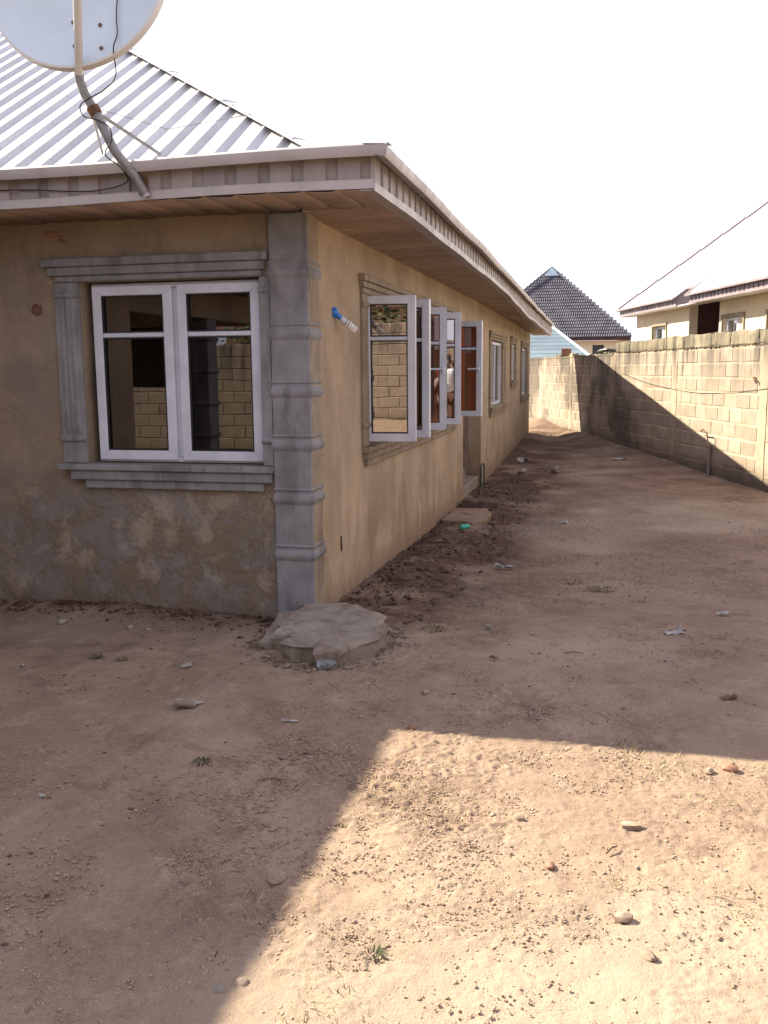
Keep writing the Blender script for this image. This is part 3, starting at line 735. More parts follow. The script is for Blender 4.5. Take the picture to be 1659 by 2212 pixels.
# --- the wing beside the camera (seen only in the glass): wall, porch with a column, roof above
mb = MB(); mb.box((-3.3, -3.4, -.4), (-3.1, FY-.002, 2.66)); mb.box((-8.4, -2.4, -.4), (-8.202, -.002, 2.66))
mb.box((-3.3, -7.2, 2.3), (-3.1, -3.402, 2.66)); mb.box((-5.6, -2.6, -.4), (-3.302, -2.45, 2.66)); mb.box((-8.2, -7.2, 2.3), (-3.302, -7.0, 2.66))
obj('porch_dark_panel', MB().box((-8.2, -7.18, 1.40), (-4.15, -7.03, 2.298)), M['dark'], house)  # added dark panel, stands in for the dim porch interior in reflections
obj('wing_wall', mb, M['plaster_side'], house)
obj('wing_ceiling', MB().box((-8.2, -7.9, 2.67), (-2.6, -.75, 2.70)), M['soffit'], house)
obj('porch_floor', MB().box((-8.2, -6.98, -.3), (-3.0, -.03, .12)), M['concrete'], house)
mb = MB(); mb.box((-3.34, -5.2, .1), (-3.06, -4.92, 2.29), bev=.01)
cp = obj('porch_column', mb, M['cement'], house)
for zc in (.4, .8, 1.2, 1.6, 2.0): obj('ring_moulding', MB().box((-3.37, -5.23, zc), (-3.03, -4.89, zc+.07), bev=.03), M['cement'], cp)
obj('wing_fascia', MB().box((WXE-.08, WY0, 2.62), (WXE-.05, ey-.09, 2.84)), M['sheet'], house)

# small scars and fittings on the walls
mb = MB(); mb.lathe([(.038, 0), (.040, .012), (.030, .013), (.028, .004)], Matrix.Translation((-1.94, FY-.001, 2.07)) @ Matrix.Rotation(math.pi/2, 4, 'X'), 16)
obj('conduit_box', mb, M['rust'], house)
mb = MB()
for (px, pz, rr) in ((-1.80, 2.57, .04), (-1.745, 2.545, .035), (-1.72, 2.515, .02)):
    mb.lathe([(rr, 0), (rr*.8, .006), (rr*.2, .009)], Matrix.Translation((px, FY-.0005, pz)) @ Matrix.Rotation(math.pi/2, 4, 'X') @ Matrix.Diagonal((1.5, .55, 1, 1)), 9)
obj('chipped_plaster', mb, M['red_stone'], house)
mb = MB(); mb.box((.0005, .745, .31), (.004, .775, .42)); mb.box((.004, .752, .315), (.008, .766, .36)); obj('drain_slot', mb, M['black'], house)

# ------------------------------------------------------------------ satellite dish
dish = thing('satellite_dish', 'large pale satellite dish on a bent pole fixed to the front eave', 'satellite dish', (-.77, -.74, 2.66))
pole_pts = [(-.745, -.65, 2.665), (-.785, -.69, 2.76), (-.86, -.765, 2.88), (-.91, -.79, 3.0), (-.955, -.80, 3.10), (-1.005, -.80, 3.18), (-1.035, -.80, 3.26), (-1.045, -.80, 3.36), (-1.045, -.80, 3.75)]
obj('pole', MB().tube(pole_pts, .027, 12), M['pole'], dish, smooth=True)
obj('pole_bracket', MB().box((-.79, -.640, 2.66), (-.735, -.622, 2.76), bev=.003), M['rust'], dish)
obj('pole_end', MB().tube([(-.737, -.643, 2.647), (-.744, -.648, 2.664)], .022, 10), M['grey_line'], dish)
el = math.radians(13); Dn = Vector((.10, -math.cos(el), math.sin(el))).normalized()
Dx = Vector((1, 0, 0)); Dx = (Dx-Dn*Dx.dot(Dn)).normalized(); Dy = Dn.cross(Dx)
if Dy.z < 0: Dy = -Dy
DC = Vector((-.895, -1.02, 3.72)); RX_, RY_ = .488, .503
MD = Matrix(((Dx.x, Dy.x, Dn.x, DC.x), (Dx.y, Dy.y, Dn.y, DC.y), (Dx.z, Dy.z, Dn.z, DC.z), (0, 0, 0, 1)))
nr, na = 10, 56; vs = []; fs = []
for s in (0, 1):
    for i in range(nr+1):
        r = i/nr
        for k_ in range(na):
            a = 2*math.pi*k_/na
            vs.append((RX_*r*math.cos(a), RY_*r*math.sin(a), .085*r*r-.085-.004*s))
off = (nr+1)*na
for i in range(nr):
    for k_ in range(na):
        a, b, c, d = i*na+k_, i*na+(k_+1) % na, (i+1)*na+(k_+1) % na, (i+1)*na+k_
        fs += [(a, b, c, d), (off+d, off+c, off+b, off+a)]
obj('reflector', MB().add(vs, fs), M['dish'], dish, MD, smooth='all')
rim = MB().tube([(RX_*1.005*math.cos(2*math.pi*k_/na), RY_*1.005*math.sin(2*math.pi*k_/na), .0) for k_ in range(na+1)], .012, 8, False)
rp = [(1.0, .004), (1.022, .0), (1.026, -.035), (1.0, -.035)]
mb = MB(); vs = [(RX_*q*math.cos(2*math.pi*k_/na), RY_*q*math.sin(2*math.pi*k_/na), h) for q, h in rp for k_ in range(na)]
mb.add(vs, [(i % 4*na+k_, i % 4*na+(k_+1) % na, (i+1) % 4*na+(k_+1) % na, (i+1) % 4*na+k_) for i in range(4) for k_ in range(na)])
obj('rim', mb, M['dish_rim'], dish, MD, smooth=True, fixn=True)
for (bx, by) in ((-.03, -.225), (.127, -.25), (.004, -.375), (.161, -.40)):
    q = (bx/RX_)**2+(by/RY_)**2
    obj('bolt', MB().lathe([(.011, 0), (.011, .006), (.007, .009)], MD @ Matrix.Translation((bx, by, .085*q-.083)), 6), M['rust'], dish)
# rear mount, feed arm and feed horn
obj('rear_mount', MB().box((-.10, -.12, -.17), (.10, .10, -.095), MD, bev=.01), M['pole'], dish)
a0 = MD @ Vector((.035, -RY_-.02, -.04)); a1 = Vector((-.62, -1.47, 3.72))
obj('feed_arm', MB().tube([a0, a0.lerp(a1, .5), a1], .022, 10), M['dish_rim'], dish, smooth=True)
dv = (DC-a1).normalized(); qf = dv.to_track_quat('Z', 'Y').to_matrix().to_4x4()
obj('feed_horn', MB().lathe([(.022, -.10), (.024, -.02), (.032, -.01), (.034, .04), (.028, .05)], Matrix.Translation(a1+Vector((0, 0, .04))) @ qf, 14), M['grey_line'], dish, smooth=True)
obj('pole_clamp', MB().tube([(-.945, -.797, 3.075), (-.965, -.802, 3.115)], .036, 12), M['rust'], dish)
obj('brace', MB().tube([(-.945, -.80, 3.09), (-.86, -.2, 2.985)], .010, 7), M['pole'], dish)
obj('brace', MB().tube([(-.965, -.80, 3.07), (-1.30, -.12, 3.03)], .008, 7), M['pole'], dish)
obj('guy_wire', MB().tube([(-.95, -.80, 3.11), (-.75, -.3, 3.10), (-.45, .25, 3.30)], .0022, 5), M['pole'], dish)
def onface(x, y, lift=.012):
    return MD @ Vector((x, y, .085*((x/RX_)**2+(y/RY_)**2)-.083+lift))
cab = [onface(.17, .45), onface(.20, .2), onface(.212, 0), onface(.22, -.2), onface(.245, -.33), onface(.245, -.43, .02), Vector((-.72, -.97, 3.215)), Vector((-.86, -.86, 3.18)), Vector((-.94, -.84, 3.16)), Vector((-1.02, -.835, 3.12)), Vector((-1.0, -.835, 3.06)), Vector((-.93, -.83, 3.04)), Vector((-.86, -.82, 3.0)), Vector((-.85, -.81, 2.93)), Vector((-.885, -.83, 2.85)), Vector((-.83, -.755, 2.79)), Vector((-.85, -.66, 2.73)), Vector((-1.05, -.63, 2.70)), Vector((-1.25, -.63, 2.705)), Vector((-1.6, -.63, 2.73)), Vector((-2.4, -.63, 2.75))]
def smoothline(p, n=4):
    out = []; P = [Vector(q) for q in p]
    for i in range(len(P)-1):
        a, b, c, d = P[max(i-1, 0)], P[i], P[i+1], P[min(i+2, len(P)-1)]
        for k_ in range(n):
            t = k_/n; out.append(.5*((2*b)+(c-a)*t+(2*a-5*b+4*c-d)*t*t+(3*b-a-3*c+d)*t**3))
    return out+[P[-1]]
obj('cable', MB().tube(smoothline(cab), .0036, 6), M['black'], dish, smooth=True)

# ------------------------------------------------------------------ wall lamp
lamp = thing('wall_lamp', 'bare spiral bulb in a blue wall holder beside the open casements', 'lamp', (0, .66, 2.045))
lx = Vector((.118, .10, -.115)); ln = lx.normalized(); ML = Matrix.Translation((.0, .655, 2.045))
obj('wall_rose', MB().lathe([(.038, 0.001), (.037, .014), (.027, .026), (.021, .032)], ML @ Matrix.Rotation(math.pi/2, 4, 'Y'), 18), M['blue'], lamp, smooth=True)
o0 = Vector((.022, .665, 2.03)); qm = Matrix.Translation(o0) @ ln.to_track_quat('Z', 'Y').to_matrix().to_4x4()
obj('holder', MB().lathe([(.022, -.01), (.020, .018), (.018, .035)], qm, 16), M['blue'], lamp, smooth=True)
obj('ballast', MB().lathe([(.018, .035), (.021, .04), (.022, .075), (.024, .08), (.024, .095), (.015, .102)], qm, 16), M['white'], lamp, smooth=True)
obj('ballast_band', MB().lathe([(.0245, .078), (.0245, .083)], qm, 16), M['gasket'], lamp)
hel = [qm @ Vector((.021*math.cos(t), .021*math.sin(t), .108+.0029*t)) for t in np.linspace(0, 8*math.pi, 70)]
obj('spiral_tube', MB().tube(hel, .0068, 8), M['bulb'], lamp, smooth=True)

# ------------------------------------------------------------------ boundary wall on the right
wallo = thing('boundary_wall', 'weathered sandcrete block wall running along the right of the yard', 'wall', (6.8-.29868*12, 12, -.2))
E1 = Vector((.29868, -1, 0)).normalized(); E2 = Vector((-1, -.29868, 0)).normalized()      # towards the camera; out of the wall
LF = math.sqrt(1+.29868**2)
def WMx(y, z, d=0.): return Matrix(((E1.x, E2.x, 0, 6.8-.29868*y+E2.x*d), (E1.y, E2.y, 0, y+E2.y*d), (0, 0, 1, z), (0, 0, 0, 1)))   # local x towards camera
def core(y0, y1, z0, z1):
    return ((0, -.19, z0), ((y1-y0)*LF, -.0015, z1), WMx(y1, 0))
mb = MB(); mb.box(*core(15.85, 26.5, -.6, 1.95)); mb.box(*core(-13, 15.849, -.6, 1.975)); obj('mortar_core', mb, M['mortar'], wallo)
pill = [26.4, 22.9, 19.45, 15.86, 12.30, 8.87, 5.4, 1.9, -1.6, -5.1, -8.6, -12.1]
blk = [MB().box((.009, -.15, .008), (.451, .003, .220), bev=.006+.002*i).mesh('block') for i in range(3)]
for b_ in blk: b_.materials.append(M['block'])
farm = MB(); nearm = MB(); RH = .237; zt = 1.95; cnt = 0
def jag(m, k):
    """broken, uneven top edge"""
    return m
for bi in range(len(pill)-1):
    yA, yB = pill[bi]-.14, pill[bi+1]+.14                  # far to near
    L = (yA-yB)*LF
    for r in range(10):
        z = zt-RH*(r+1); s = 0.0 if r % 2 == 0 else -.2325
        while s < L-.02:
            a = max(s, 0); b = min(s+.462, L); s += .465
            if b-a < .06: continue
            yb = yA-a/LF; d = random.uniform(-.002, .006); dz = random.uniform(-.004, .004); rot = random.uniform(-.006, .006)
            if yb < 6.9: nearm.box((.005, -.15, .005), (b-a-.010, .003, .220), WMx(yb, z+dz, d), bev=.006); continue
            if yb > 20.6: farm.box((.005, -.15, .005), (b-a-.006, .003, .222), WMx(yb, z+dz, d), bev=.008); continue
            Mx = WMx(yb, z+dz, d) @ Matrix.Rotation(rot, 4, 'Y') @ Matrix.Diagonal(((b-a-.003)/.46, 1, random.uniform(.97, 1.01), 1))
            obj('block', random.choice(blk), None, wallo, Mx); cnt += 1
tag(obj('far_blocks', farm, M['block'], wallo), kind='stuff'); tag(obj('near_blocks', nearm, M['block'], wallo), kind='stuff')
def rough_box(lo, hi, Mx, seed, n=(7, 3, 4), amp=.012, top=.02):
    """box with subdivided, uneven faces"""
    mb = MB(); rs = np.random.default_rng(seed); nx, ny, nz = n; idx = {}; vs = []
    ph = rs.uniform(0, 50)
    for i in range(nx+1):
        for j in range(ny+1):
            for k_ in range(nz+1):
                if i in (0, nx) or j in (0, ny) or k_ in (0, nz):
                    p = [lo[0]+(hi[0]-lo[0])*i/nx, lo[1]+(hi[1]-lo[1])*j/ny, lo[2]+(hi[2]-lo[2])*k_/nz]
                    on = (i in (0, nx))+(j in (0, ny))+(k_ in (0, nz))
                    c = [(lo[t]+hi[t])/2 for t in range(3)]
                    for t in range(3):
                        p[t] += rs.uniform(-amp, amp)
                        if on >= 2: p[t] += (c[t]-p[t])*min(.9, (amp*1.1)/max(abs(c[t]-p[t]), .02)*.6)
                    if k_ == nz: p[2] += top*float(fbm(np.array(ph+p[0]*4), np.array(ph+p[1]*4), seed, 3))*2-abs(rs.normal(0, top*.25))
                    idx[(i, j, k_)] = len(vs); vs.append(p)
    fs = []
    for (a, b, cax, N) in ((0, 1, 2, (nx, ny, nz)), (1, 2, 0, (nx, ny, nz)), (2, 0, 1, (nx, ny, nz))):
        for side in (0, N[cax]):
            for i in range(N[a]):
                for j in range(N[b]):
                    q = []
                    for (p_, r_) in ((0,0),(1,0),(1,1),(0,1)):
                        t = [0,0,0]; t[a] = i+p_; t[b] = j+r_; t[cax] = side; q.append(idx[tuple(t)])
                    fs.append(q if side else q[::-1])
    if Mx is not None: vs = [Mx @ Vector(p) for p in vs]
    mb.add(vs, fs); return mb
# cast pillars between the bays
for i, p in enumerate(pill):
    if 6 < p < 21:
        top = 1.955 if p > 15.7 else 1.975
        obj('pillar', rough_box((-.135, -.16, -.5), (.135, .012, top-.005 if p < 19 else 2.03), WMx(p, 0), 300+i, (3, 2, 16), .006, .01), M['mortar'], wallo, smooth=True, fixn=True)
# rough coping course, with mortar squeezed out below
s = 15.72; k = 0
while s > 6.2:
    ln_ = random.uniform(.75, 1.25); k += 1
    obj('coping_block', rough_box((.004, -.20, 1.985), (ln_-.006, .018, 2.20+random.uniform(-.012, .014)), WMx(s, 0), 40+k, (9, 3, 5), .009, .018), M['coping'], wallo, smooth=True, fixn=True)
    s -= ln_/LF
nc = MB().box((0, -.2, 1.985), ((6.2+13)*LF, .018, 2.2), WMx(6.18, 0)); obj('coping_course', nc, M['coping'], wallo)
k = 0; s = 26.3
while s > 15.95:
    ln_ = random.uniform(.8, 1.5)
    obj('coping_block', rough_box((.004, -.20, 1.90), (min(ln_, (s-15.9)*LF)-.006, .016, 1.965+random.uniform(-.01, .02)), WMx(s, 0), 90+k, (8, 3, 2), .008, .016), M['coping'], wallo, smooth=True, fixn=True)
    s -= ln_/LF; k += 1
m = MB(); rs = np.random.default_rng(5)
for y_ in np.arange(6.3, 15.7, .028):
    r_ = rs.uniform(.006, .022)*(1 if rs.random() < .75 else 1.6)
    c = WMx(y_, 1.978+rs.uniform(-.012, .008), .004) @ Vector((0, 0, 0))
    m.lathe([(r_*.5, -r_*.8), (r_, 0), (r_*.5, r_*.7)], Matrix.Translation(c) @ Matrix.Rotation(rs.uniform(0, 3), 4, 'X') @ Matrix.Rotation(rs.uniform(0, 3), 4, 'Z'), 5)
tag(obj('squeezed_mortar', m, M['coping'], wallo), kind='stuff')

# bits on and against the wall
hb = thing('hollow_block', 'brown hollow block lying on the lower wall top near the far end', 'block', (.73, 20.4, 1.97))
RB = WMx(20.35, 1.975, -.1) @ Matrix.Rotation(.45, 4, 'Z')
mb = MB(); 
for (x0, x1, y0, y1) in ((-.2, .2, -.1, -.072), (-.2, .2, .072, .1), (-.2, -.165, -.072, .072), (.165, .2, -.072, .072), (-.018, .018, -.072, .072)): mb.box((x0, y0, 0), (x1, y1, .19), RB @ Matrix.Translation((0, 0, .1)) @ Matrix.Rotation(math.pi/2, 4, 'X') @ Matrix.Translation((0, 0, -.09)), bev=.006)
obj('shell', mb, M['red_stone'], hb)
o = obj('bent_sheet', rough_box((0, -.28, .03), (1.05, .05, .048), WMx(17.25, 1.985) @ Matrix.Rotation(-.06, 4, 'Y'), 7, (9, 3, 1), .006, .03), M['paper'], smooth=True, fixn=True); tag(o, 'pale bent sheet lying on top of the wall before the dark roof', 'sheet')
o = obj('cement_lump', rough_box((0, -.22, .0), (.55, .0, .085), WMx(16.75, 1.975), 9, (6, 3, 2), .012, .03), M['coping'], smooth=True, fixn=True); tag(o, 'dark cement lump on the wall step beside the bent sheet', 'rubble', 'loose cement rubble')
o = obj('cement_lump', rough_box((0, -.2, .0), (.6, .0, .05), WMx(21.0, 1.965), 19, (6, 3, 2), .012, .03), M['coping'], smooth=True, fixn=True); tag(o, 'flat cement lump under the hollow block on the wall', 'rubble', 'loose cement rubble')
wp = [(15.2, 1.52), (14.7, 1.46), (13.6, 1.33), (12.2, 1.24), (11.2, 1.205), (10.4, 1.22), (9.5, 1.27), (8.7, 1.33), (7.6, 1.44), (6.4, 1.6)]
o = obj('wire', MB().tube(smoothline([WMx(a, b, .016) @ Vector((0, 0, 0)) for a, b in wp]), .0036, 5), M['black'], smooth=True); tag(o, 'thin dark wire sagging along the block wall', 'wire')
rb = [(10.86, .60, .02), (10.82, .565, .10), (10.62, .575, .11), (10.52, .565, .11), (10.5, .50, .11), (10.5, .43, .10)]
o = obj('bent_rod', MB().tube(smoothline([WMx(a, b, d) @ Vector((0, 0, 0)) for a, b, d in rb], 3), .011, 6), M['rust'], smooth=True); tag(o, 'bent rusty rod sticking out of the block wall', 'rod')
o = obj('water_pipe', MB().tube([WMx(10.56, .36, .03) @ Vector((0,0,0)), WMx(10.56, -.25, .045) @ Vector((0,0,0))], .024, 9), M['concrete'], smooth=True); tag(o, 'short grey pipe standing against the foot of the block wall', 'pipe')
o = obj('wall_hook', MB().tube(smoothline([WMx(9.12, 1.47, .0) @ Vector((0,0,0)), WMx(9.10, 1.48, .06) @ Vector((0,0,0)), WMx(9.02, 1.45, .07) @ Vector((0,0,0)), WMx(9.05, 1.40, .03) @ Vector((0,0,0))], 3), .012, 6), M['rust'], smooth=True); tag(o, 'small rusty hook high on the block wall above the wire', 'hook')
for (yy, h) in ((10.0, .10), (9.2, .12), (13.3, .1)):
    pass

# ------------------------------------------------------------------ neighbour's house beyond the wall
NA = Vector((2.17093, 20.87453, 0)); ND = Vector((.26960, -.96297, 0)); NN = Vector((-.96297, -.26960, 0))
nang = math.atan2(ND.y, ND.x)
nb_ = thing('neighbour_house', 'cream neighbour house with pale metal roof rising behind the block wall', 'house', tuple(NA), nang)
def NP(s, off, z): return NA+ND*s-NN*off+Vector((0, 0, z))      # off: metres behind the eave line
MN = Matrix(((ND.x, -NN.x, 0, NA.x), (ND.y, -NN.y, 0, NA.y), (0, 0, 1, 0), (0, 0, 0, 1)))
NPI = .84
def nbox(s0, s1, o0, o1, z0, z1, bev=0): return MB().box((s0, o0, z0), (s1, o1, z1), MN, bev)
# walls with window openings
def nwall(s0, s1, holes, off=.36): return wall_holes((s0, s1), (-.3, 3.12), holes, lambda u, z, d: NP(u, off+d, z), .2)
N1 = (1.89, 2.89, 1.5, 2.66); N2 = (6.33, 7.34, 1.5, 2.65); N3 = (8.40, 9.4, 1.5, 2.63)
obj('wall', nwall(.52, 4.38, [N1]), M['neigh_wall'], nb_, fixn=True); obj('wall', nwall(6.11, 14, [N2, N3], .36), M['neigh_wall'], nb_, fixn=True)
mb = MB(); mb.box((.52, .562, -.3), (.72, 9, 3.12), MN); mb.box((13.8, .562, -.3), (14, 9, 3.12), MN); mb.box((.52, 9.002, -.3), (14, 9.2, 3.12), MN); obj('wall', mb, M['neigh_wall'], nb_, fixn=True)
mb = MB(); mb.box((4.2, 2.2, -.3), (6.3, 2.4, 3.2), MN); mb.box((4.19, .562, -.3), (4.279, 2.2, 3.2), MN); mb.box((6.201, .562, -.3), (6.3, 2.2, 3.2), MN); obj('porch_wall', mb, M['dark_brown'], nb_, fixn=True)
obj('room_back', nbox(.74, 4.1, 2.5, 2.6, -.3, 3.1), M['dark'], nb_, fixn=True); obj('room_back', nbox(6.4, 13.7, 2.5, 2.6, -.3, 3.1), M['dark'], nb_, fixn=True)
for (a, b, z0, z1) in (N1, N2, N3):
    Mx = MN @ Matrix.Translation((a+.01, .46, z0)); mb = MB(); mitred(mb, b-a-.02, z1-z0-.01, .06, -.04, .04); mb.box(((b-a)*.55-.04, -.035, .061), ((b-a)*.55+.04, .035, z1-z0-.071))
    wn = obj('window', mb, M['white'], nb_, Mx, fixn=True)
    obj('pane', MB().box((.05, -.004, .05), ((b-a)*.55-.03, .004, z1-z0-.06)), M['glass'], wn, Mx, fixn=True)
    obj('shutter', MB().box(((b-a)*.55+.03, -.02, .05), (b-a-.07, .012, z1-z0-.06)), M['neigh_wall'], wn, Mx, fixn=True)
    mb = MB(); mb.box((a-.05, .32, z1+.002), (b+.05, .359, z1+.06), MN); mb.box((a-.05, .33, z0), (a-.003, .359, z1), MN); mb.box((b+.003, .33, z0), (b+.05, .359, z1), MN)
    obj('window_surround', mb, M['cement_side'], nb_, fixn=True)
# roof: main slope cut back over the porch, second block standing forward
zr = lambda off: 3.2+NPI*off
def nslab(name, pts, mat, th=.05):
    return obj(name, MB().prism([NP(*p) for p in pts], (0, 0, -th)), mat, nb_, fixn=True)
nslab('roof', [(0, 0, zr(0)), (4.48, 0, zr(0)), (4.62, .26, zr(.26)), (5.7, .28, zr(.28)), (5.7, 1.5, zr(1.5)), (14, 1.5, zr(1.5)), (14, 5.2, zr(5.2)), (5.2, 5.2, zr(5.2))], M['neigh_roof'])
nslab('roof', [(5.55, -.12, 3.19), (14.2, -.12, 3.19), (14.2, 1.6, 3.19+NPI*1.72), (5.55, 1.6, 3.19+NPI*1.72)], M['neigh_roof'], .04)
nslab('roof', [(0, 0, zr(0)), (5.2, 5.2, zr(5.2)), (0, 10.4, zr(0))], M['neigh_roof'])
nslab('roof', [(0, 10.4, zr(0)), (5.2, 5.2, zr(5.2)), (14, 5.2, zr(5.2)), (14, 10.4, zr(0))], M['neigh_roof'])
nf = MB()
def nfascia(s0, s1, off, z0, z1):
    obj('eave_trim', nbox(s0-.05, s1, off-.10, off+.02, z1-.005, z1+.04), M['neigh_fascia'], nb_, fixn=True)
    obj('fascia_trim', nbox(s0, s1, off-.012, off+.03, z0-.002, z0+.045), M['neigh_fascia'], nb_, fixn=True)
    s = s0
    while s < s1-.05:
        e = min(s+.2, s1); obj('fascia_panel', MB().box((s, off+.01, z0+.046), (e-.001, off+.03, z1-.006), MN).box((s+.02, off, z0+.047), (min(s+.15, e-.002), off+.0098, z1-.007), MN), M['neigh_fascia'], nb_, fixn=True); s += .2
nfascia(.06, 4.5, .02, 3.0, 3.16); nfascia(5.56, 14.1, -.09, 2.99, 3.15)
obj('fascia_trim', MB().prism([NP(4.5, .0, 3.0), NP(4.62, .26, 3.0), NP(4.62, .26, 3.40), NP(4.5, .0, 3.2)], tuple(-NN*.03)), M['neigh_fascia'], nb_, fixn=True)  # shade under the eave put in as the dark fascia colour
for (a, b) in (((4.46, -.06, zr(-.06)), (4.62, .22, zr(.22))), ((4.62, .22, zr(.22)), (5.54, .24, zr(.24))), ((5.53, -.16, 3.17), (5.53, .40, 3.19+NPI*.50))):
    obj('roof_edge', MB().tube([NP(*a), NP(*b)], .035, 6), M['neigh_fascia'], nb_)
obj('porch_soffit', nbox(4.5, 5.7, .30, 2.2, 3.30, 3.32), M['dark_brown'], nb_, fixn=True)
obj('soffit', nbox(.05, 14.1, .031, .36, 3.0, 3.02), M['neigh_roof'], nb_, fixn=True)
# hip capping in lengths, each lifted a little
hipd = Vector((1, 1, NPI)); a = 0.05
while a < 5.1:
    p = Vector((a, a, 3.2+NPI*a)); q = Vector((min(a+.36, 5.2),)*2+(3.2+NPI*min(a+.36, 5.2)+.02,)); m = MB()
    vs = [p+Vector((-.09, 0, -.02)), p+Vector((0, 0, .045)), p+Vector((0, -.09, -.02)), q+Vector((-.09, 0, -.02)), q+Vector((0, 0, .07)), q+Vector((0, -.09, -.02))]
    m.add([MN @ v for v in vs], [(0,1,4,3), (1,2,5,4), (0,2,1), (3,4,5), (0,3,5,2)]); obj('hip_cap', m, M['neigh_fascia'], nb_, fixn=True); a += .40

# ------------------------------------------------------------------ dark tiled house far beyond
dk = thing('tiled_house', 'far house with steep charcoal tiled roof above the yard wall', 'house', (-1.6, 55, 0))
ax, ay, az = -1.70, 57.5, 8.12; bx, by, bz = 3.30, 52.2, 3.47; lx_, lz = -6.7, 3.40
gl_ = [(-2.16, 57.05, 7.60), (-1.22, 57.05, 7.60)]
sd = Vector((0, ay-by, az-bz)).normalized()
FA = Vector((lx_, by, 3.435)); FB = Vector((bx, by, 3.47)); AP = Vector((ax, ay, az))
tl = MB(); rows = 21; Lup = (az-3.45)/sd.z
for r in range(rows):
    t0, t1 = r/rows*.90, (r+1)/rows*.90+.006
    pl = FA.lerp(AP, t0); pr = FB.lerp(AP, t0); n = max(2, int(abs(pr.x-pl.x)/.135))
    nrm = Vector((0, -sd.z, sd.y))
    rise = sd*Lup*(t1-t0)
    for c in range(n):
        x0 = pl.x+(pr.x-pl.x)*c/n; x1 = pl.x+(pr.x-pl.x)*(c+1)/n; wd_ = x1-x0
        base = Vector((x0, pl.y, pl.z+(pr.z-pl.z)*c/n)); vs = []
        for j, h in enumerate((.012, .05, .058, .045, .012)):
            b0 = base+Vector((wd_*(.03+.94*j/4), 0, 0)); vs += [b0+nrm*(h+.035), b0+rise*.98+nrm*h, b0+nrm*-.01]
        for j in range(4): tl.add([vs[j*3], vs[j*3+3], vs[j*3+4], vs[j*3+1]], [(0,1,2,3)]); tl.add([vs[j*3+2], vs[j*3+5], vs[j*3+3], vs[j*3]], [(0,1,2,3)])
tag(obj('roof_tiles', tl, M['tile'], dk, fixn=False), kind='stuff')
obj('roof', MB().prism([FA+Vector((0, .03, -.04)), FB+Vector((0, .03, -.04)), AP+Vector((.05, .05, -.30)), AP+Vector((-.05, .05, -.30))], (0, .05, -.12)), M['tile'], dk, fixn=True)
obj('roof', MB().prism([FB+Vector((0, .1, -.1)), Vector((bx, 70, 3.4)), Vector((ax, 66, az-.1)), AP+Vector((.03, .1, -.1))], (-.05, 0, -.1)), M['tile'], dk, fixn=True)
obj('roof', MB().prism([FA+Vector((0, .1, -.1)), AP+Vector((-.03, .1, -.1)), Vector((ax, 66, az-.1)), Vector((lx_, 70, 3.4))], (.05, 0, -.1)), M['tile'], dk, fixn=True)
obj('gablet', MB().prism([(-2.20, 56.75, 7.56), (-1.16, 56.75, 7.58), (ax, 56.75, 8.12)], (0, .06, 0)), M['pale_blue'], dk, fixn=True)
for P0 in (FA, FB): obj('hip_cap', MB().tube([P0+Vector((0, -.03, .03)), AP+Vector((0, -.35, .03))], .06, 6), M['tile'], dk)
DW1 = (-.56, .0, 1.6, 3.09); DW2 = (1.06, 1.74, 2.2, 3.02)
obj('wall', wall_holes((lx_+.6, 3.16), (-.3, 3.28), [DW1, DW2], lambda u, z, d: (u, 52.75+d, z), .25), M['neigh_wall'], dk, fixn=True)
obj('wall', MB().box((3.162, 52.75, -.3), (3.3, 68, 3.28)).box((lx_+.45, 52.75, -.3), (lx_+.598, 68, 3.28)), M['neigh_wall'], dk)
obj('fascia', MB().box((lx_, by+.02, 3.29), (bx, by+.1, 3.42)), M['dark_brown'], dk)
obj('soffit', MB().box((lx_, by+.11, 3.30), (bx, 53.0, 3.33)), M['neigh_fascia'], dk)
obj('room_back', MB().box((-3, 55, -.3), (3, 55.2, 3.2)), M['dark'], dk)
for (a, b, z0, z1) in (DW1, DW2):
    m = MB(); m.box((a, 52.86, z0), (a+.06, 52.9, z1)); m.box((b-.06, 52.86, z0), (b, 52.9, z1)); m.box((a+.06, 52.86, z1-.06), (b-.06, 52.9, z1)); wv = obj('window', m, M['gasket'], dk)
    obj('pane', MB().box((a+.06, 52.87, z0), (b-.06, 52.88, z1-.06)), M['black_glass'], wv)

# ------------------------------------------------------------------ blue-grey roofed shed between
sh = thing('blue_roofed_shed', 'low shed with blue grey sheet roof just past the bungalow end', 'shed', (-2, 30, 0))
TL, TR, BR, BL = Vector((-6., 30.6, 3.35)), Vector((-.35, 30.6, 3.30)), Vector((1.30, 28.0, 2.02)), Vector((-6., 28.0, 2.0))
n_ = 9; up_ = (TL-BL)
for i in range(n_):
    t0, t1 = i/n_, (i+1)/n_
    a, b, c, d = BL.lerp(TL, t0), BR.lerp(TR, t0), BR.lerp(TR, t1), BL.lerp(TL, t1)
    obj('roof_sheet', MB().prism([a+Vector((0, 0, .010)), b+Vector((0, 0, .010)), c, d], (0, 0, -.02)), M['blue_roof'], sh, fixn=True)
obj('roof_verge', MB().tube([BR+Vector((.02, -.02, .05)), TR+Vector((.02, 0, .05))], .05, 6), M['pale_blue'], sh)
mb = MB(); mb.box((-5.6, 28.4, -.3), (.7, 28.6, 1.95)); mb.box((.5, 28.602, -.3), (.7, 33, 1.95)); mb.box((-5.6, 28.602, -.3), (-5.4, 33, 1.95)); obj('wall', mb, M['neigh_wall'], sh)
obj('rear_roof', MB().prism([TL, TR, Vector((1.3, 33.4, 2.0)), Vector((-6., 33.4, 2.0))], (0, 0, -.03)), M['blue_roof'], sh, fixn=True)
